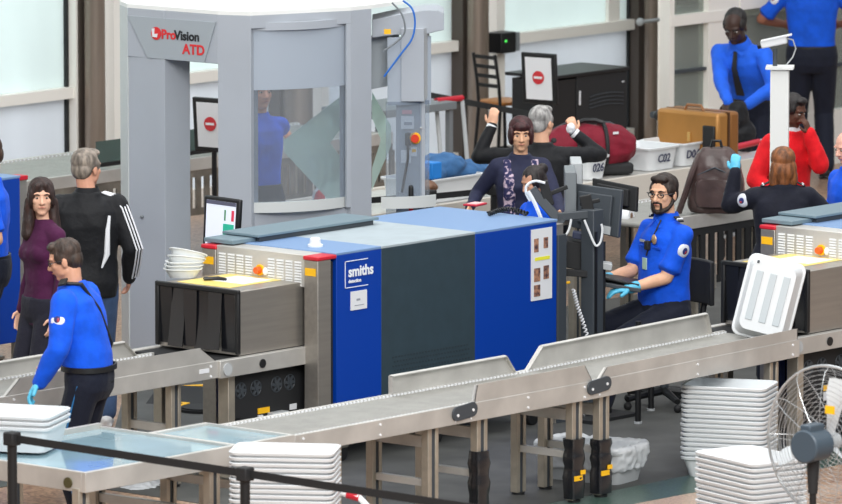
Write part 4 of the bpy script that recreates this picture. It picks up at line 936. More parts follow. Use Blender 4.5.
kb=bar(Q(600,282,.38),Q(640,290,.38),.28,.02,'keyboard',blk)
bar(Q(565,255,.22),Q(600,262,.22),.3,.2,'equipment_box',blk_m)
def monitor(label,quad,thick,off,back=True,scr=None,bez=None):
    P=[V(p) for p in quad]; c=sum(P,V((0,0,0)))/4; nn=(P[1]-P[0]).cross(P[3]-P[0]).normalized(); nn=nn if nn.dot(fw)>0 else -nn
    t=thing('monitor',label,'monitor',tuple(c))
    MB().ext(P,nn*thick).build('housing',bez or gry_d,t,bev=.008,smooth=False)
    Q2=[c+(p-c)*.7 for p in P]; 
    if back: MB().ext(Q2,-nn*.035).build('back_cover',bez or gry_d,t,bev=.008,smooth=False); MB().ext([c+(p-c)*.93+nn*thick for p in P],nn*.002).build('screen',blk_g,t,smooth=False)
    return t,P,c,nn
bp0=V((3.0,.9,0)); nX=V((-.97,-.2,.12)).normalized()
t_,P_,c_,n_=monitor('large dark monitor seen from behind at the operator console',[onplane(x,y,V((3.0,.95,1.4)),nX) for x,y in((573,183),(622,190),(618,238),(571,227))],.04,0)
MB().ext([onplane(x,y,V((2.95,.95,1.4)),nX) for x,y in((602,225),(611,227),(610,235),(601,233))],nX*.004).build('label_plate',gry_l,t_,smooth=False)
nE=V((math.cos(AZ+.30),math.sin(AZ+.30),0)); nE=V((rt.x,rt.y,0))*.96+V((fw.x,fw.y,0))*-.25; nE.normalize()
def slabmon(label,px,pyt,pyb,th,dep,Yoff,mt):
    a=onplane(px,pyt,cp+f_*Yoff,pn_); b=onplane(px,pyb,cp+f_*Yoff,pn_); t=thing('monitor',label,'monitor',tuple((a+b)/2))
    e=f_*dep; P=[b,b+e,a+e,a]; MB().ext(P,V((rt.x,rt.y,0))*th).build('housing',mt,t,bev=.008,smooth=False); MB().ext([p+V((rt.x,rt.y,0))*th for p in[b+e*.06+V((0,0,.02)),b+e*.94+V((0,0,.02)),a+e*.94-V((0,0,.02)),a+e*.06-V((0,0,.02))]],V((rt.x,rt.y,0))*.003).build('screen',blk_g,t,smooth=False); return t
slabmon('grey monitor seen edge-on, left of the large dark monitor',565,172,214,.085,.42,.32,gry_m); slabmon('grey monitor seen edge-on just right of the other edge-on one',571,163,200,.085,.42,.85,gry_l)
t2_,P2_,c2_,n2_=monitor('black monitor partly hidden behind the large dark monitor',[onplane(x,y,V((3.3,1.2,1.4)),nX) for x,y in((592,178),(637,187),(636,212),(592,204))],.04,0,True,None,blk_m)
bar(Q(596,205,.4),Q(612,200,.5),.03,.03,'monitor_arm',blk_m)
wc=mat('cable_white',(225,228,230),.5)
cable([Q(x,y,-.06) for x,y in((545,182),(535,180),(527,184),(526,192),(530,200))],.010,wc,'cable',cs); cable([Q(x,y,-.08) for x,y in((528,190),(536,205),(548,236))],.016,wc,'cable_sleeve',cs)
cable([Q(x,y,-.08) for x,y in((550,240),(560,239),(568,230),(571,218))],.009,wc,'cable',cs); cable([Q(x,y,-.12) for x,y in((584,218),(589,230),(595,243),(600,240),(602,228),(601,222))],.009,wc,'cable',cs)
coil([Q(573,288,-.05),Q(577,304,-.05),Q(583,322,-.05),Q(590,345,-.05)],.006,.012,18,'coiled_cord',None,paper,cs)
p=G(617,225,.935); o=MB().cyl((0,-.12,.075),(0,.12,.075),.075,n=28).build('paper_roll',whi_p,None); o.location=p; o.rotation_euler=(0,0,.35); tag(o,'white roll of paper towel lying behind the seated officer’s monitor','paper roll'); MB().cyl((0,-.122,.075),(0,-.118,.075),.028).build('cardboard_core',mat('cardboard',(120,90,66),.7),o,world=False)
# display on the left of the machine
q=[onX(x,y,.55) for x,y in((204,195),(240,200),(237,253),(202,249))]
t=thing('touch_monitor','black framed upright monitor with lit screen left of the central x-ray machine','monitor',tuple(sum(q,V())/4))
k=MB().ext(q,(.04,0,0)).build('housing',blk,t,bev=.014); c_=sum(q,V())/4
f2=lambda u,v,o=.004: q[0].lerp(q[1],u).lerp(q[3].lerp(q[2],u),v)+V((-o,0,0))
def quad(u0,v0,u1,v1,name,mt,par,o=.003): return MB().ext([f2(u0,v0,o),f2(u1,v0,o),f2(u1,v1,o),f2(u0,v1,o)],(.002,0,0)).build(name,mt,par,smooth=False)
sc_=quad(.09,.07,.91,.93,'screen',mat('screen_lit',(222,228,240),.3,emit=.35),t,.004); quad(.09,.07,.91,.14,'title_bar',mat('screen_bar',(96,98,120),.4),sc_,.006); quad(.58,.48,.88,.68,'teal_button',mat('screen_teal',(40,180,150),.4,emit=.2),sc_,.006); quad(.80,.22,.87,.42,'red_bar',mat('screen_red',(220,60,90),.4,emit=.2),sc_,.006); quad(.60,.22,.64,.42,'green_bar',mat('screen_green',(80,150,100),.4),sc_,.006)
quad(.16,.85,.7,.87,'text_line',mat('screen_text',(130,136,170),.4),sc_,.006)
MB().cyl((.59,c_.y,0),(.59,c_.y,c_.z),.025).build('stand_pole',blk_m,t); MB().cyl((.59,c_.y,0),(.59,c_.y,.03),.18).build('stand_base',blk_m,t)
# ------------------------------------------------------------------ officer's chair
oc=thing('office_chair','black swivel chair under the seated officer','chair',(4.42,1.02,0),math.radians(203)-PI/2); oc.scale=(1.12,1.12,1.12); CD=.098
MB().loft([ring(V((0,-.02,z)),w,w*.95,V((1,0,0)),V((0,1,0)),24,3.2) for z,w in((.41,.20),(.43,.235),(.47,.24),(.485,.21))]).build('seat',blk_m,oc,world=False,ang=60)
rg=[[V((x,-.27-.05*(1-(x/.2)**2)*1+.03,z)) for x in[-.17+.34*i/10 for i in range(11)]]+[V((x,-.31-.05*(1-(x/.2)**2)+.03,z)) for x in[.17-.34*i/10 for i in range(11)]] for z in(.58,.70,.82,.88)]
MB().loft(rg).build('backrest',blk_m,oc,world=False,bev=.01); MB().tube([(0,-.05,.40),(0,-.30,.42),(0,-.34,.6),(0,-.32,.7)],.022).build('back_support',blk,oc,world=False); MB().cyl((0,0,.08-CD),(0,0,.42),.03).build('gas_column',gry_d,oc,world=False)
for i in range(5):
    a=i*2*PI/5+.3; e=(.30*math.cos(a),.30*math.sin(a),.075-CD); l_=MB().tube([(0,0,.11-CD),e],[.03,.02]).build('base_arm',blk,oc,world=False); MB().sph((e[0],e[1],.028-CD),(.028,.028,.028)).build('caster',blk_m,l_,world=False)
# ------------------------------------------------------------------ camera column, signs, barriers, stool, cabinet
cp_=G(780,66,2.14); cc=thing('camera_column','white square column with small surveillance camera on top','column',(cp_.x,cp_.y,0),AZ-PI/2-.1)
cc.location.z=.16; MB().box((0,0,.90),(.145,.14,2.12)).build('post',scan_t,cc,world=False,bev=.006); MB().box((0,0,1.97),(.22,.2,.02)).build('cap_plate',scan_t,cc,world=False); MB().cyl((-.04,0,1.98),(-.04,0,2.12),.018).build('camera_stem',gry_d,cc,world=False)
k=MB().box((-.05,0,2.17),(.21,.07,.06),Ry(-.22)).build('camera_body',whi_p,cc,world=False,bev=.01); MB().cyl((-.15,0,2.145),(-.18,0,2.138),.026).build('lens',blk,k,world=False); MB().box((-.03,0,2.205),(.25,.085,.01),Ry(-.22)).build('sun_shield',whi_p,k,world=False)
MB().tube([(.05,0,2.2),(.10,.0,2.19),(.125,0,2.12),(.10,0,2.05),(.05,0,1.99)],.006).build('cable',gry_l,cc,world=False)
def signstand(label,px,py,s=1):
    p=G(px,py,1.5); t=thing('sign_stand',label,'sign',(p.x,p.y,0),math.radians(180+5)+PI/2)
    MB().box((0,0,1.29),(.36*s,.035,.46*s),Rx(.08)).build('frame',blk,t,world=False,bev=.008); k=MB().box((0,-.022,1.29),(.27*s,.006,.38*s),Rx(.08)).build('notice',paper,t,world=False)
    MB().box((0,-.034,1.44),(.25,.004,.045),Rx(.08)).build('title_bar',gry_d,k,world=False); c=MB().cyl((0,-.026,1.30),(0,-.033,1.30),.06,n=24).build('red_disc',mat('stop_red',(196,44,52),.5),k,world=False)
    MB().box((0,-.034,1.30),(.085,.003,.02)).build('white_bar',paper,c,world=False); MB().box((0,-.012,1.165),(.2,.004,.006),Rx(.08)).box((0,-.010,1.145),(.2,.004,.006),Rx(.08)).build('text_line',paper_i,k,world=False)
    MB().cyl((0,.03,.03),(0,.03,1.3),.022).build('pole',blk,t,world=False); MB().cyl((0,.03,0),(0,.03,.03),.17).build('base',blk_m,t,world=False); return t
s1=signstand('black framed notice stand with red disc beside the wooden stool',540,55); s2=signstand('black framed notice with red disc seen through the scanner portal',212,100)
s1.rotation_euler.z=s2.rotation_euler.z=math.radians(-90+8)
def band(label,a,b,h=.05,sag=.0,name='barrier_belt',par=None):
    a,b=V(a),V(b); rg=[]; s_=(b-a).cross(V((0,0,1))).normalized()*.0015
    for i in range(13):
        t=i/12; p=a.lerp(b,t)-V((0,0,sag*4*t*(1-t))); rg.append([p-s_+V((0,0,-h/2)),p+s_+V((0,0,-h/2)),p+s_+V((0,0,h/2)),p-s_+V((0,0,h/2))])
    o=MB().loft(rg).build(name,blk_m,par,smooth=False)
    if label: tag(o,label,'barrier belt')
    return o
pA=G(445,98,.95); pS=V((s1.location.x,s1.location.y,.95)); rb=thing('belt_barrier','black belt barrier stretched from the grey table to the notice stand','barrier',(pA.x,pA.y,0))
band(None,pA+(pA-pS)*.25,pS,.055,0,'belt',rb); pQ=pA+(pA-pS)*.25; MB().cyl((pQ.x,pQ.y,0),(pQ.x,pQ.y,.99),.028).build('post',blk,rb); MB().cyl((pQ.x,pQ.y,0),(pQ.x,pQ.y,.03),.17).build('base',blk_m,rb)
def stanchion(label,x,y,h,r=.031,loc=None):
    t=thing('stanchion_post',label,'barrier post',(x,y,0)); MB().cyl((x,y,0),(x,y,h-.08),r).build('pole',blk,t); MB().bx(x-.042,x+.042,y-.042,y+.042,h-.085,h).build('belt_head',blk_m,t,bev=.008); MB().cyl((x,y,0),(x,y,.03),.18,n=28).build('base',blk_m,t); return t
g1=G(12,432,1.05); g2=G(245,467,1.05); g3=g2+(g2-g1)*1.02
stanchion('black barrier post at the lower left corner',g1.x,g1.y,1.05); stanchion('black barrier post in front of the bin stack at the bottom',g2.x,g2.y,1.05); stanchion('black barrier post below the bottom edge right of the others',g3.x,g3.y,1.05)
band('black belt running from the lower left post to the post before the bins',(g1.x,g1.y-.04,1.01),(g2.x,g2.y+.04,1.01),.05,.0); band('black belt running right from the post before the bins',(g2.x,g2.y-.04,1.01),(g3.x,g3.y+.04,1.01),.05,.0)
p=G(430,190,.98); t=stanchion('short black barrier post in front of the denim clothes',p.x,p.y,.98); e=G(490,191,.93); band('black belt behind the arm of the flowered woman',(p.x,p.y-.03,.93),tuple(e),.05,0); stanchion('black barrier post hidden behind the flowered woman',e.x+.03,e.y-.02,.98)
a=G(424,200,.93); band('black belt leaving the short post to the left',(p.x-.03,p.y+.02,.93),(a.x-.4,a.y+.35,.93),.05,0)
# grey table and tube trolley near the windows
p=G(437,103,1.0); gt=thing('grey_table','plain grey high table near the windows beside the scanner','table',(p.x,p.y,0)); MB().bx(p.x-.9,p.x+.22,p.y-.05,p.y+.6,.93,1.0).build('table_top',gry_m,gt,bev=.006)
for x,y in((p.x+.17,p.y),(p.x-.8,p.y),(p.x+.17,p.y+.5),(p.x-.8,p.y+.5)): MB().bx(x-.025,x+.025,y-.025,y+.025,0,.93).build('leg',gry_m,gt)
def trolley(label,pA,pB,foot,red=(0,1)):
    a,b,f3=V(pA),V(pB),V(foot); t=thing('tube_trolley',label,'trolley',(f3.x,f3.y,0)); w=(b-a)
    MB().tube([a,b,b.lerp(f3,.06),f3],.02,10).build('frame_tube',gry_l,t); MB().cyl(a.lerp(b,red[0]),a.lerp(b,red[1]),.027).build('red_grip',red_p,t); g3_=f3-w; MB().tube([a,a.lerp(g3_,.06),g3_],.02,10).build('frame_tube',gry_l,t)
    MB().tube([f3,g3_,g3_+V((.5,.1,0)),f3+V((.5,.1,0)),f3],.018,8).build('base_frame',gry_l,t)
    for q in(f3,g3_): MB().cyl(q+V((0,-.012,-q.z+.04)),q+V((0,.012,-q.z+.04)),.04).build('wheel',blk,t)
    return t
a=G(426,100,1.0); b=G(452,97,1.0); f3=G(437,168,.08); f3=V((b.x-.15,b.y-.35,.08)); trolley('grey tube trolley with red grip by the grey table',a+V((0,-.12,0)),b+V((0,-.12,0)),f3)
a=G(728,149,.86); b=G(766,140,.86); trolley('white wheeled trolley with red grip in front of the bending officer',a,b,V((b.x-.02,b.y+.05,.08)),(.15,.8))
t=bpy.data.objects['tube_trolley.001']; 
for z in(.25,.5,.75): MB().tube([V((a.x,a.y,z)),V((b.x,b.y,z))],.016,8).build('rail',whi_p,t)
MB().ext([V((a.x,a.y+.02,.2)),V((b.x,b.y+.02,.2)),V((b.x,b.y+.02,.78)),V((a.x,a.y+.02,.78))],(.01,.01,0)).build('white_panel',whi_p,t)
# stool
p=G(503,101,.76); st=thing('bar_stool','black ladder-back stool with wooden seat by the windows','stool',(p.x,p.y,0),math.radians(-8)-PI/2)
MB().loft([ring(V((0,0,z)),w,w,V((1,0,0)),V((0,1,0)),24,4) for z,w in((.735,.17),(.75,.185),(.768,.185),(.775,.17))]).build('seat',wood_m,st,world=False,ang=60)
for x in(-.15,.15):
    MB().tube([(x*1.15,-.24,0),(x,-.17,.73),(x,-.19,.95),(x,-.24,1.22)],.016).build('back_leg',blk,st,world=False); MB().tube([(x*1.15,.20,0),(x,.15,.74)],.016).build('leg',blk,st,world=False)
    MB().cyl((x*1.1,-.21,.3),(x*1.1,.18,.3),.010).build('stretcher',blk,st,world=False)
MB().cyl((-.16,.18,.3),(.16,.18,.3),.010).build('stretcher',blk,st,world=False)
for z in(.92,1.01,1.10,1.19): MB().box((0,-.19-(z-.95)*.18,z),(.31,.012,.035)).build('back_slat',blk,st,world=False)
# black cabinet
q=G(577,73,1.1); cb=thing('black_cabinet','black cabinet with louvred door standing by the windows','cabinet',(q.x,q.y,0))
MB().bx(q.x,q.x+.74,q.y,q.y+.55,0,1.07).build('body',blk_m,cb,bev=.004); MB().bx(q.x-.34,q.x-.004,q.y+.01,q.y+.5,0,1.05).build('side_locker',gry_d if 0 else blk,cb,bev=.004); MB().bx(q.x-.36,q.x+.76,q.y-.02,q.y+.57,1.07,1.10).build('top',blk,cb,bev=.004)
m=MB()
for k in range(4): m.tube([(q.x+.18+i*.05,q.y-.005,.86-k*.035+.02*math.sin(PI*i/10)) for i in range(11)],.004)
m.build('louvre',gry_d,cb); MB().bx(q.x+.03,q.x+.05,q.y-.006,q.y,.80,.93).bx(q.x+.66,q.x+.69,q.y-.006,q.y,.96,.97).build('white_mark',paper,cb)
p=onY(497,41,WY-.1); o=MB().box(p+V((-.05,-.10,0)),(.22,.18,.20)).build('card_reader',blk,None,bev=.01); tag(o,'small black device with a green light fixed on the window frame','device')
MB().box(p+V((-.1,-.195,.02)),(.02,.01,.02)).build('green_light',mat('led_green',(80,220,90),.4,emit=1.0),o); MB().box(p+V((.09,-.11,0)),(.05,.16,.18)).build('side_plate',gry_m,o)
a,b=onY(640,22,WY-.35),onY(667,21,WY-.35); o=MB().cyl((a.x,a.y,a.z),(b.x,b.y,a.z),.018).sph(a,.04).build('tie_rod',gry_l,None); tag(o,'short metal tie rod crossing the right steel column','rod')
# ------------------------------------------------------------------ fan
fh=G(829,442,1.12); fd=(V((fw.x,fw.y,0))*.82+V((rt.x,rt.y,0))*.70).normalized()
fn=thing('pedestal_fan','large wire cage pedestal fan with dark motor at the lower right corner','fan',(fh.x,fh.y,0))
sidev=V((0,0,1)).cross(fd).normalized(); R0=.475
def fp(r,a,o): return fh+sidev*r*math.cos(a)+V((0,0,1))*r*math.sin(a)+fd*o
wire=mat('chrome_wire',(200,204,206),.3,.7)
m=MB(); N=44
for s_ in(-1,1):
    prof=[(.07,.085*s_),(.18,.10*s_),(.32,.085*s_),(.435,.05*s_),(R0,.0)]
    for i in range(0,12): a=2*PI*i/12; m.tube([fp(r,a,o) for r,o in prof],.0022,5)
    for j in range(1,15):
        r=.07+(R0-.07)*j/15; f_i=j/15; o=s_*(.085+.03*math.sin(f_i*PI)*(.6)-.085*f_i**3); m.tube([fp(r,2*PI*i/N,o) for i in range(N)],.0018,4,True)
m.tube([fp(R0,2*PI*i/N,0) for i in range(N)],.009,8,True); m.build('wire_cage',wire,fn)
m=MB()
for k in range(3):
    a0=k*2*PI/3+1.75; rg=[]
    for i in range(8):
        t=i/7; r=.05+.36*t; wd=.30*(.6+.75*t if t<.75 else 1.15-(t-.75)*1.6); c0_=a0
        rg.append([fp(r,c0_-wd*.5,-.035)+fd*.0,fp(r,c0_+wd*.5,.035),fp(r,c0_+wd*.5,.039),fp(r,c0_-wd*.5,-.031)])
    m=MB().loft(rg); m.build('blade',bin_d,fn,smooth=True,ang=70)
k=MB().cyl(fh-fd*.26,fh-fd*.07,.105,.10,n=28).build('motor',mat('motor_slate',(66,80,92),.4),fn,bev=.012); MB().box(fh-fd*.17+V((0,0,.11)),(.15,.08,.05),Matrix((fd,sidev,V((0,0,1)))).transposed()).build('control_box',MT['motor_slate'],k,bev=.01); MB().cyl(fh-fd*.05,fh+fd*.07,.05).build('hub',gry_l,fn)
pb=fh-fd*.16; MB().cyl(pb-V((0,0,.09)),pb-V((0,0,.30)),.04,.03).build('tilt_bracket',blk_m,fn); MB().cyl((pb.x,pb.y,0),(pb.x,pb.y,.86),.022).build('pole',blk,fn); MB().cyl((pb.x,pb.y,.0),(pb.x,pb.y,.04),.30,n=32).build('base',blk_m,fn); MB().cyl((pb.x,pb.y,.62),(pb.x,pb.y,.74),.035).build('clamp_collar',blk_m,fn)
q=fp(.24,1.95,-.11); MB().box(q,(.006,.07,.05),Matrix((fd,sidev,V((0,0,1)))).transposed()).build('yellow_sticker',yel_p,fn)
# ------------------------------------------------------------------ waste bin, bags and things on the floor
p=G(592,479); wbn=thing('waste_tub','grey tub lined with a crumpled clear plastic bag under the roller conveyor','tub',(p.x,p.y,0),az_of(60,6,145,.16))
bin_mb(.72,.46,.24,taper=.06).build('tub',mat('tub_grey',(176,180,182),.5),wbn,world=False)
m=MB(); rg=[]
for z,e in((.10,-.015),(.18,.005),(.25,.02),(.275,.01),(.255,-.03),(.20,-.06),(.05,-.10)): rg.append(rr(.70+e*2,.44+e*2,z,.09,8))
m.loft(rg); me=remeshed(m,.012,1,.013,11,4); bagm=mat('clear_bag',(232,236,240),.3,alpha=.72); me.materials.append(bagm); link('bin_liner',me,wbn)
o=blob([(G(140,487)+V((0,0,.06)),(.20,.14,.07)),(G(155,483)+V((0,0,.05)),(.16,.12,.07))],.012,.018,12,'plastic_bag',bagm,'crumpled clear plastic bag on the floor under the left table','bag')
o=blob([(G(131,404)+V((0,0,.03)),(.22,.14,.03)),(G(143,408)+V((0,0,.03)),(.12,.1,.03))],.01,.01,12,'white_cloth',paper,'white cloth or paper lying on the floor behind the rear conveyor','cloth')
p=G(201,411); o=MB().cyl((p.x,p.y,0),(p.x,p.y,.025),.17,n=32).cyl((p.x,p.y,.025),(p.x,p.y,.035),.15,n=32).build('round_base_plate',blk_m,None); tag(o,'black round base plate on the floor beside the x-ray machine leg','base plate')
p=G(172,409); o=MB().box((0,0,.02),(.30,.16,.03)).build('floor_marker',yel_p,None,bev=.006); o.location=(p.x,p.y,0); o.rotation_euler=(0,0,.3); tag(o,'yellow and black floor marker behind the rear conveyor','marker'); MB().box((.02,0,.037),(.12,.10,.004)).build('black_patch',blk,o,world=False)
p=G(188,390); o=MB().box((0,0,.015),(.5,.06,.03)).build('yellow_strip',yel_p,None); o.location=(p.x,p.y,.004); o.rotation_euler=(0,0,-.5); tag(o,'long yellow strip lying on the dark floor behind the rear conveyor','strip')
p=G(190,400); o=MB().ext([(-.3,-.25,.003),(.35,-.2,.003),(.3,-.15,.06)],(0,.5,0)).build('floor_ramp',blk_m,None); o.location=(p.x,p.y,0); o.rotation_euler=(0,0,.4); tag(o,'low black rubber ramp on the floor left of the x-ray machine','ramp')
for px,py in((638,424),(651,411)):
    p=G(px,py); o=MB().cyl((p.x,p.y,.02),(p.x,p.y,.66),.022).build('support_leg',blk,None); MB().cyl((p.x,p.y,0),(p.x,p.y,.02),.03).build('foot',gry_l,o)
    tag(o,'black support leg with pale foot, '+('nearer' if px<645 else 'farther')+' of the two under the long conveyor','support leg')
    MB().bx(p.x-.03,p.x+.03,p.y-.03,p.y+.03,.6,.7)
# ------------------------------------------------------------------ the people
# 1 officer at the rear conveyor
B=Body((-3.48,.02,0),math.radians(112),1.86,lean=.22,wide=1.08,belly=.02); B.look(.25,.30); B.headto(60,240)
B.wrL=B.shL+V((-.10,.14,-.53)); B.epL=V((-.6,-.6,-.3)); B.wrR=B.shR+V((.06,.22,-.46)); B.hdL=((-.3,.6,-.9),(0,-.6,-1),.5)
person('officer in royal blue shirt seen from behind, blue glove on the rear conveyor at left',B,(214,160,132),shirt_blue,'long',trous_navy,'short',(58,44,36),gloves='L',glasses=True,shirt_low=.0,loose=.030)
patch(B,'L',off=.082,fb=0,drop=.12)
def quadpath(pts): return pts
ch=B.chest; k=B.k
MB().tube([B.neck-B.lat2*.10*k+B.fw2*.02+B.up*.03,B.neck-B.lat2*.07*k-B.fw2*.10,B.chest-B.fw2*.155+B.up*.03,B.waist+B.lat2*.10-B.fw2*.15+B.up*.03,B.waist+B.lat2*.17-B.fw2*.08-B.up*.03],.014).build('shoulder_strap',blk,B.root,world=False)
MB().tube([B.hiL+V((-.118,0,0)),B.hiL.lerp(B.knL,.5)+V((-.112,0,0)),B.knL+V((-.094,0,0)),B.anL+V((-.085,0,.05))],.006,6).build('side_piping',mat('piping_blue',(30,110,170),.6),B.trousers,world=False)
MB().box(B.pel+V((.02,-.152,-.03)),(.09,.006,.006)).build('pocket_edge',blk,B.trousers,world=False)
c=B.neck-B.lat2*.13*k+B.up*.035*k; MB().box(c,(.08,.05,.014),Matrix((B.lat2,B.fw2,B.up)).transposed()@Ry(-.4)).build('epaulette',blk_m,B.shirt,world=False)
# 2 woman in purple
B=Body((-.60,3.12,0),math.radians(165),1.83,fem=True); B.look(math.radians(62),.02); B.headto(41,178); B.epL=V((-.3,-1,0))
person('woman with long dark hair in a purple top looking over her shoulder at left',B,(226,178,152),cloth('purple',(72,26,62)),'long',cloth('dark_jeans',(36,36,48)),'long',(46,28,24),shirt_name='top',shirt_low=.12,tuck=False)
# 3 man in black track jacket
B=Body((.22,3.42,0),math.radians(48),1.92,wide=1.08); B.look(math.radians(-48),.02); B.headto(86,149); B.epR=V((.4,-1,0)); B.wrR=B.shR+V((.10,.10,-.54))
person('tall grey haired man in black track jacket with white stripes, back turned',B,(214,158,132),blk_jack,'long',cloth('blue_jeans',(70,92,126)),'short',(128,118,108),shirt_name='track_jacket',shirt_low=.10,tuck=False,collar=blk_jack,shoes=(215,215,215),loose=.028)
ws=mat('stripe_white',(232,234,238),.7)
for j in(-1,0,1):
    s_=(B.elR-B.shR).normalized(); o_=V((.55,-.83,0)).normalized(); w=s_.cross(o_).normalized()*.027*j
    MB().tube([B.neck+B.lat2*.10*k-B.fw2*.03+B.up*.012+w*.5,B.shR+B.up*.080-B.lat2*.02-B.fw2*.02+w*.9,B.shR+o_*.097+w,B.shR.lerp(B.elR,.5)+o_*.096+w,B.elR+o_*.088+w,B.elR.lerp(B.wrR,.5)+o_*.082+w,B.wrR+o_*.066+w],.0065,6).build('stripe',ws,B.shirt,world=False)
MB().tube([B.chest+B.lat2*.150-B.fw2*.135+B.up*.08,B.chest+B.lat2*.135-B.fw2*.145-B.up*.02,B.waist+B.lat2*.13-B.fw2*.142+B.up*.05,B.waist+B.lat2*.09-B.fw2*.15-B.up*.05],[.010,.018,.022,.006],8).build('side_panel',ws,B.shirt,world=False)
# 4 officer at the left edge
B=Body((.145,4.355,0),math.radians(128),1.93,wide=1.05); B.look(.2,.2); B.wrL=B.shL+V((-.02,.20,-.22)); B.epL=V((-.1,-1,-.3))
person('officer in blue short sleeved shirt cut off at the left edge, bare forearm bent',B,(220,166,136),shirt_blue,'short',trous_navy,'short',(60,44,34),shirt_low=0); patch(B,'L',off=.080,drop=.12)
bp_=thing('blue_cabinet','black topped counter below the arm of the officer at the left edge','counter',tuple(G(-8,372))); x,y=G(-8,372).x,G(-8,372).y
# 5 flowered woman
p=G(523,117,1.80); B=Body((p.x+.06,p.y+.08,0),math.radians(224),1.80,fem=True,lean=.10,wide=1.12); B.look(-.02,.10); B.headto(521,117)
B.wrR=B.W(G(470,208,1.12)); B.epR=V((.15,-1,-.3)); B.wrL=B.W(G(560,215,1.1)); B.epL=V((-.2,-1,-.2))
flo=mat('cloth_navy_knit',(34,38,66),.8,var=.05,scale=20,bump=.2)
person('woman with short reddish hair in a navy top with flowered front panels',B,(226,176,142),flo,'long',trous_navy,'bob',(58,24,26),shirt_name='top',shirt_low=.12,tuck=False)
fm=mat('flower_print',(40,42,84),.8,c2=(206,184,200),scale=34); rr_=[n for n in fm.node_tree.nodes if n.type=='VALTORGB'][0]; rr_.color_ramp.elements[0].position=.50; rr_.color_ramp.elements[1].position=.58
for q in(-1,1):
    m=MB(); rg=[]
    for t in[i/8 for i in range(9)]:
        c=(B.neck-B.up*.03).lerp(B.waist,t)+B.lat2*q*(.10+.01*math.sin(t*3)); dp=.082+.055*min(1,t*2.4)-(.02 if t>.7 else 0)+ (.03 if .15<t<.6 else 0)
        rg.append([c+B.fw2*(dp-.03)-B.lat2*.045,c+B.fw2*(dp+.006)-B.lat2*.045,c+B.fw2*(dp+.004)+B.lat2*0,c+B.fw2*(dp-.012)+B.lat2*q*.05 if q>0 else c+B.fw2*(dp+.006)+B.lat2*.045,c+B.fw2*(dp-.04)+B.lat2*.045])
    rg=[]
    for t in[i/8 for i in range(9)]:
        c=(B.neck-B.up*.03).lerp(B.waist,t)+B.lat2*q*(.092); dp=.055+.10*min(1,t*3.0)-(.02 if t>.7 else 0)
        rg.append(ring(c+B.fw2*(dp-.035),.05,.045,B.lat2,B.fw2,14,2.4))
    me=remeshed(m.loft(rg) if not m.v else m,.01,2,.002,12,q); me.materials.append(fm); link('flowered_panel',me,B.shirt)
# 6 grey haired man with raised hands
p=G(541,106,1.79); B=Body((p.x,p.y,0),math.radians(42),1.78,wide=1.1); B.look(math.radians(-38),-.02); B.headto(541,106)
B.wrL=B.shL+V((-.19,.12,.22)); B.wrR=B.shR+V((.06,.16,.16)); B.epL=V((-1,-.2,-1)); B.epR=V((1,-.2,-1)); B.hdL=((.15,.1,1),(.3,1,0),.5); B.hdR=((-.25,0,1),(-.4,1,0),.9)
person('grey haired man in black jacket with both hands raised, back turned, behind the flowered woman',B,(226,176,146),blk_jack,'long',trous_navy,'short',(150,148,146),shirt_name='jacket',shirt_low=.1,tuck=False)
for w,e in((B.wrL,B.elL),(B.wrR,B.elR)): MB().cyl(w+(w-e).normalized()*.008,w-(w-e).normalized()*.02,.044).build('white_cuff',paper,B.shirt,world=False)
o=blob([(B.W(B.M@B.wrR)+V((-.03,-.02,.04)),(.035,.03,.045))],.006,.004,30,'tissue',paper); o.matrix_world=B.M; tag(o,'white tissue held in the raised right hand of the grey haired man','tissue')
# 7 officer with dark bun behind the console
p=G(531,168,1.58); B=Body((p.x,p.y,0),math.radians(165),1.62,fem=True,lean=.12); B.look(.0,.35); B.headto(530,167)
person('officer with dark hair in a bun and blue shirt behind the monitor arm',B,(196,146,120),shirt_blue,'short',trous_navy,'bun',(34,26,26))
# 8 seated officer
B=Body((4.40,1.04,0),math.radians(165),2.0,hipz=.75,lean=-.02,wide=1.05,belly=.03); B.look(.42,.02); B.headto(664,174)
B.anR=V((.17,.56,.10)); B.anL=V((-.13,.68,.10)); B.hiR.x*=1.15; B.hiL.x*=1.15; B.kpR=V((.25,1,1)); B.kpL=V((-.15,1,1))
B.wrR=B.W(G(619,275,.86)); B.wrL=B.W(G(637,277,.86)); B.wrR=B.shR+V((-.06,.46,-.34)); B.wrL=B.shL+V((.10,.42,-.38)); B.epR=V((.12,-.5,-1)); B.epL=V((-.12,-.5,-1)); B.hdR=((-.25,1,-.15),(0,-.2,-1),.35); B.hdL=((.35,1,-.1),(0,-.2,-1),.35)
person('seated officer with glasses, dark beard and blue gloves, facing the monitors',B,(228,178,146),shirt_blue,'short',trous_navy,'short',(40,28,22),gloves='RL',glasses=True,beard=True,collar=shirt_blue,shirt_low=.03,tuck=False,vox=.0055,loose=.016)
oc.location=(B.loc.x,B.loc.y,0); oc.rotation_euler=(0,0,B.rz)
patch(B,'L',off=.082,fb=-.1,drop=.09); epaulettes(B); P8=B
MB().tube([B.hiL+V((-.10,.05,.03)),B.hiL.lerp(B.knL,.5)+V((-.09,0,.03)),B.knL+V((-.078,.02,-.02)),B.anL+V((-.07,0,.08))],.006,6).build('side_piping',MT['piping_blue'],B.trousers,world=False)
bd=B.chest-B.lat2*.075+B.fw2*.165+B.up*.10; MB().sph(bd,(.030,.010,.038)).build('badge',mat('badge_gold',(205,170,130),.35,.4),B.shirt,world=False); MB().box(B.chest+B.lat2*.085+B.fw2*.155+B.up*.075,(.06,.008,.018)).build('name_tag',gry_l,B.shirt,world=False)
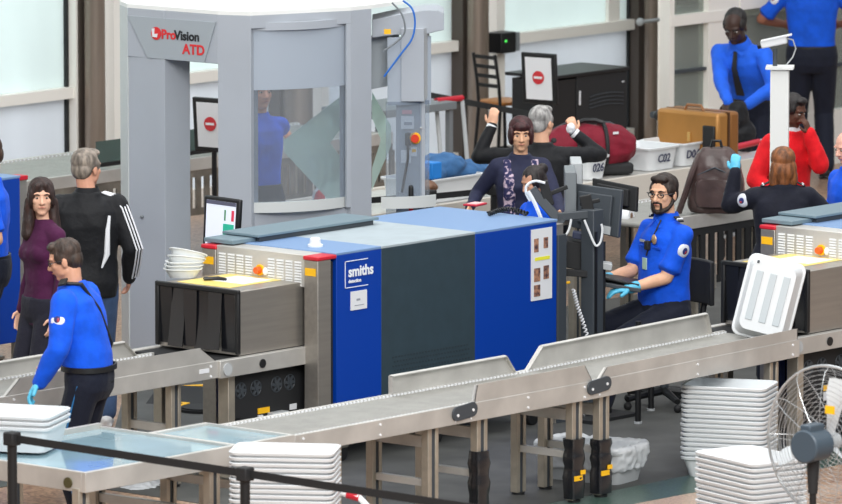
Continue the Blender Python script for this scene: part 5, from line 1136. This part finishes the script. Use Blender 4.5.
MB().tube([B.neck-B.lat2*.05+B.fw2*.085,B.chest-B.lat2*.02+B.fw2*.165+B.up*.06,B.chest+B.fw2*.18-B.up*.03],.006,6).build('lanyard',blk,B.shirt,world=False)
MB().box(B.chest+B.lat2*.01+B.fw2*.185-B.up*.09,(.055,.008,.09)).build('id_card',mat('card_green',(176,206,192),.5),B.shirt,world=False,bev=.003); MB().box(B.chest-B.lat2*.01+B.fw2*.178+B.up*.05,(.045,.035,.07)).build('radio_microphone',blk_m,B.shirt,world=False,bev=.008)
for q in(-1,1): MB().box(B.chest+B.lat2*q*.085+B.fw2*.15+B.up*.035,(.10,.012,.012)).build('pocket_flap',shirt_blue,B.shirt,world=False)
# 9 bending officer
dsk=(64,46,40)
p=G(736,12,1.83); B=Body((p.x+.28,p.y+.14,0),math.radians(190),2.0,lean=.50,wide=1.08); B.look(.15,.45); B.headto(733,12)
B.wrL=B.W(G(748,105,1.13)); B.wrR=B.W(G(728,102,1.15)); B.hdL=((.6,.3,-.5),(0,-.3,-1),.5); B.hdR=((-.1,.5,-.9),(0,-.6,-.4),.8); B.epR=V((1,-.5,0)); B.epL=V((-1,-.6,0))
person('dark skinned officer in blue shirt and black tie bending over the white trolley',B,dsk,cloth('bright_blue',(36,98,220)),'long',trous_navy,'short',(26,22,22),shirt_low=0,collar=MT['cloth_bright_blue'],recede=1)
MB().loft([[B.neck+B.fw2*(.09+.10*min(1,t*3))-B.up*(.02+.40*t)+B.lat2*x*(.018+.022*t)+B.fw2*y for x,y in((-1,0),(1,0),(1,.008),(-1,.008))]for t in(0,.3,.6,1)]).build('necktie',blk_m,B.shirt,world=False)
q=G(738,118,1.04); o=blob([(q,(.10,.08,.16)),(q+V((.05,-.03,-.16)),(.12,.09,.14)),(q+V((.02,0,-.32)),(.14,.10,.14))],.012,.012,9,'black_jacket_bundle',blk_jack,'black garment held by the bending officer above the trolley','clothing')
# 10 officer far right with back turned
B=Body((15.5,8.35,0),math.radians(38),2.08,wide=1.12); B.look(.3,0); B.wrL=B.shL+V((-.02,.3,-.33)); B.wrR=B.shR+V((.02,.3,-.33)); B.epL=V((-1,-.7,0)); B.epR=V((1,-.7,0))
person('officer in blue short sleeved shirt and navy trousers standing at the glass doors, back turned',B,(150,100,80),cloth('royal_blue_b',(20,86,210)),'short',trous_navy,'short',(30,24,22),shirt_low=0); patch(B,'L',fb=-.5)
# 11 man in red
p=G(792,95,1.70); B=Body((p.x,p.y,0),math.radians(262),1.80,wide=1.1,lean=.08); B.look(.25,.32); B.headto(797,95)
B.wrL=B.hd+V((-.03,.15,-.17)); B.hdL=((.3,-.1,1),(.4,-1,0),.9); B.epL=V((-.15,.4,-1)); B.wrR=B.shR+V((.1,.2,-.42))
person('man in a bright red jacket holding a hand to his mouth behind the white column',B,(96,64,52),cloth('bright_red',(222,26,36)),'long',trous_navy,'short',(28,22,22),shirt_name='jacket',shirt_low=.12,tuck=False,collar=paper,loose=.03)
# 12 woman officer
p=G(783,147,1.72); B=Body((p.x,p.y,0),math.radians(42),1.72,fem=True,wide=1.25); B.look(.05,0); B.headto(783,147)
B.wrL=B.shL+V((-.16,.22,.17)); B.epL=V((-.5,.3,-1.2)); B.hdL=((.05,.2,1),(.3,1,0),.5); B.wrR=B.shR+V((.12,.28,-.30)); B.epR=V((1,-.4,-.4))
person('officer with auburn shoulder length hair and dark jacket, blue gloved hand on the backpack',B,(226,176,146),cloth('navy_jacket',(26,28,40)),'long',trous_navy,'shoulder',(122,74,40),shirt_name='jacket',gloves='L',shirt_low=.1,tuck=False,loose=.03)
patch(B,'L',fb=-.8,off=.085); epaulettes(B)
# 13 bald man at the right edge
p=G(851,132,1.84); B=Body((p.x,p.y,0),math.radians(160),1.74); B.look(.1,.25); B.headto(845,131)
person('bald man in blue shirt cut off at the right edge',B,(230,176,156),shirt_blue,'short',trous_navy,'bald',(150,130,120),shirt_low=0)
# 14 officer behind the scanner window
p=G(258,78,1.94); B=Body((p.x,p.y,0),math.radians(250),1.94); B.wrL=B.W(G(275,132,1.34)); B.epL=V((-1,-.3,-.5)); B.hdL=((0,1,-.1),(0,0,-1),.4)
person('officer in blue shirt seen through the curved window of the scanner',B,(224,160,132),shirt_blue,'short',trous_navy,'short',(60,46,36),shirt_low=0)
bpy.data.objects.remove(bp_)
# ------------------------------------------------------------------ light
w=bpy.data.worlds.new('world'); S.world=w; w.use_nodes=True; nt=w.node_tree; bg=nt.nodes['Background']
tc=nt.nodes.new('ShaderNodeTexCoord'); sx_=nt.nodes.new('ShaderNodeSeparateXYZ'); rp=nt.nodes.new('ShaderNodeValToRGB')
rp.color_ramp.elements[0].position=0.0; rp.color_ramp.elements[0].color=(.20,.195,.19,1); rp.color_ramp.elements[1].position=.9; rp.color_ramp.elements[1].color=(.95,1.0,1.06,1)
e=rp.color_ramp.elements.new(.15); e.color=(.80,.84,.88,1)
nt.links.new(tc.outputs['Generated'],sx_.inputs[0]); nt.links.new(sx_.outputs['Z'],rp.inputs[0]); nt.links.new(rp.outputs[0],bg.inputs[0]); bg.inputs[1].default_value=.62
def area(loc,rot,sx,sy,en,col=(1,1,1)):
    l=bpy.data.lights.new('sky_or_fill_lamp','AREA'); l.shape='RECTANGLE'; l.size=sx; l.size_y=sy; l.energy=en; l.color=col; o=bpy.data.objects.new('sky_or_fill_lamp',l); COL.objects.link(o); o.location=loc; o.rotation_euler=rot; return o
area((2,1,11),(0,0,0),22,10,1300,(1,.985,.96)); 
area((10,16,5),(-PI/2,0,0),34,8,3300,(.97,.99,1))
area((-12,-14,12),(math.radians(52),0,math.radians(-48)),12,8,3400,(1,.985,.96))  # added camera-side fill lamp, brightens the sides turned to the camera
S.view_settings.view_transform='Standard'; S.view_settings.look='None'; S.view_settings.exposure=.15; S.view_settings.gamma=1

bpy.data.scenes.remove(WS)
def depth(o):
    n=0
    while o.parent: o=o.parent; n+=1
    return n
for o in list(COL.objects):
    if depth(o)>2:
        mw=o.parent.matrix_local.copy(); o.parent=o.parent.parent
# floor standing things reach down to the floor; then the floor becomes z = 0
def top(o):
    while o.parent: o=o.parent
    return o
done=set()
for o in list(COL.objects):
    r=top(o); nm=r.name.split('.')[0]
    if nm in('waste_tub','bin_trolley','plastic_bag','white_cloth','round_base_plate','floor_marker','yellow_strip','floor_ramp') or r.name in('floor','trim_1','trim_2','trim_3','trim_4'):
        if o is r: o.location.z+=FZ
        continue
    if o.type!='MESH' or nm in('person','plastic_bin','office_chair') or o.data.name in done: continue
    done.add(o.data.name); zo=r.location.z; cst=o.name.startswith('caster') and nm=='xray_machine'
    for v in o.data.vertices:
        if cst or v.co.z+zo<.035: v.co.z+=FZ
for o in COL.objects:
    if o.parent is None: o.location.z-=FZ
# everything above is laid out in units of 0.84 m: bring the whole place, camera and lamps to metres
UN=.84
for o in COL.objects:
    if o.parent is None:
        o.location=o.location*UN
        if o.type in('MESH','EMPTY'): o.scale=o.scale*UN
        if o.type=='LIGHT': o.data.size*=UN; o.data.size_y*=UN; o.data.energy*=UN*UN
cd.dof.focus_distance*=UN
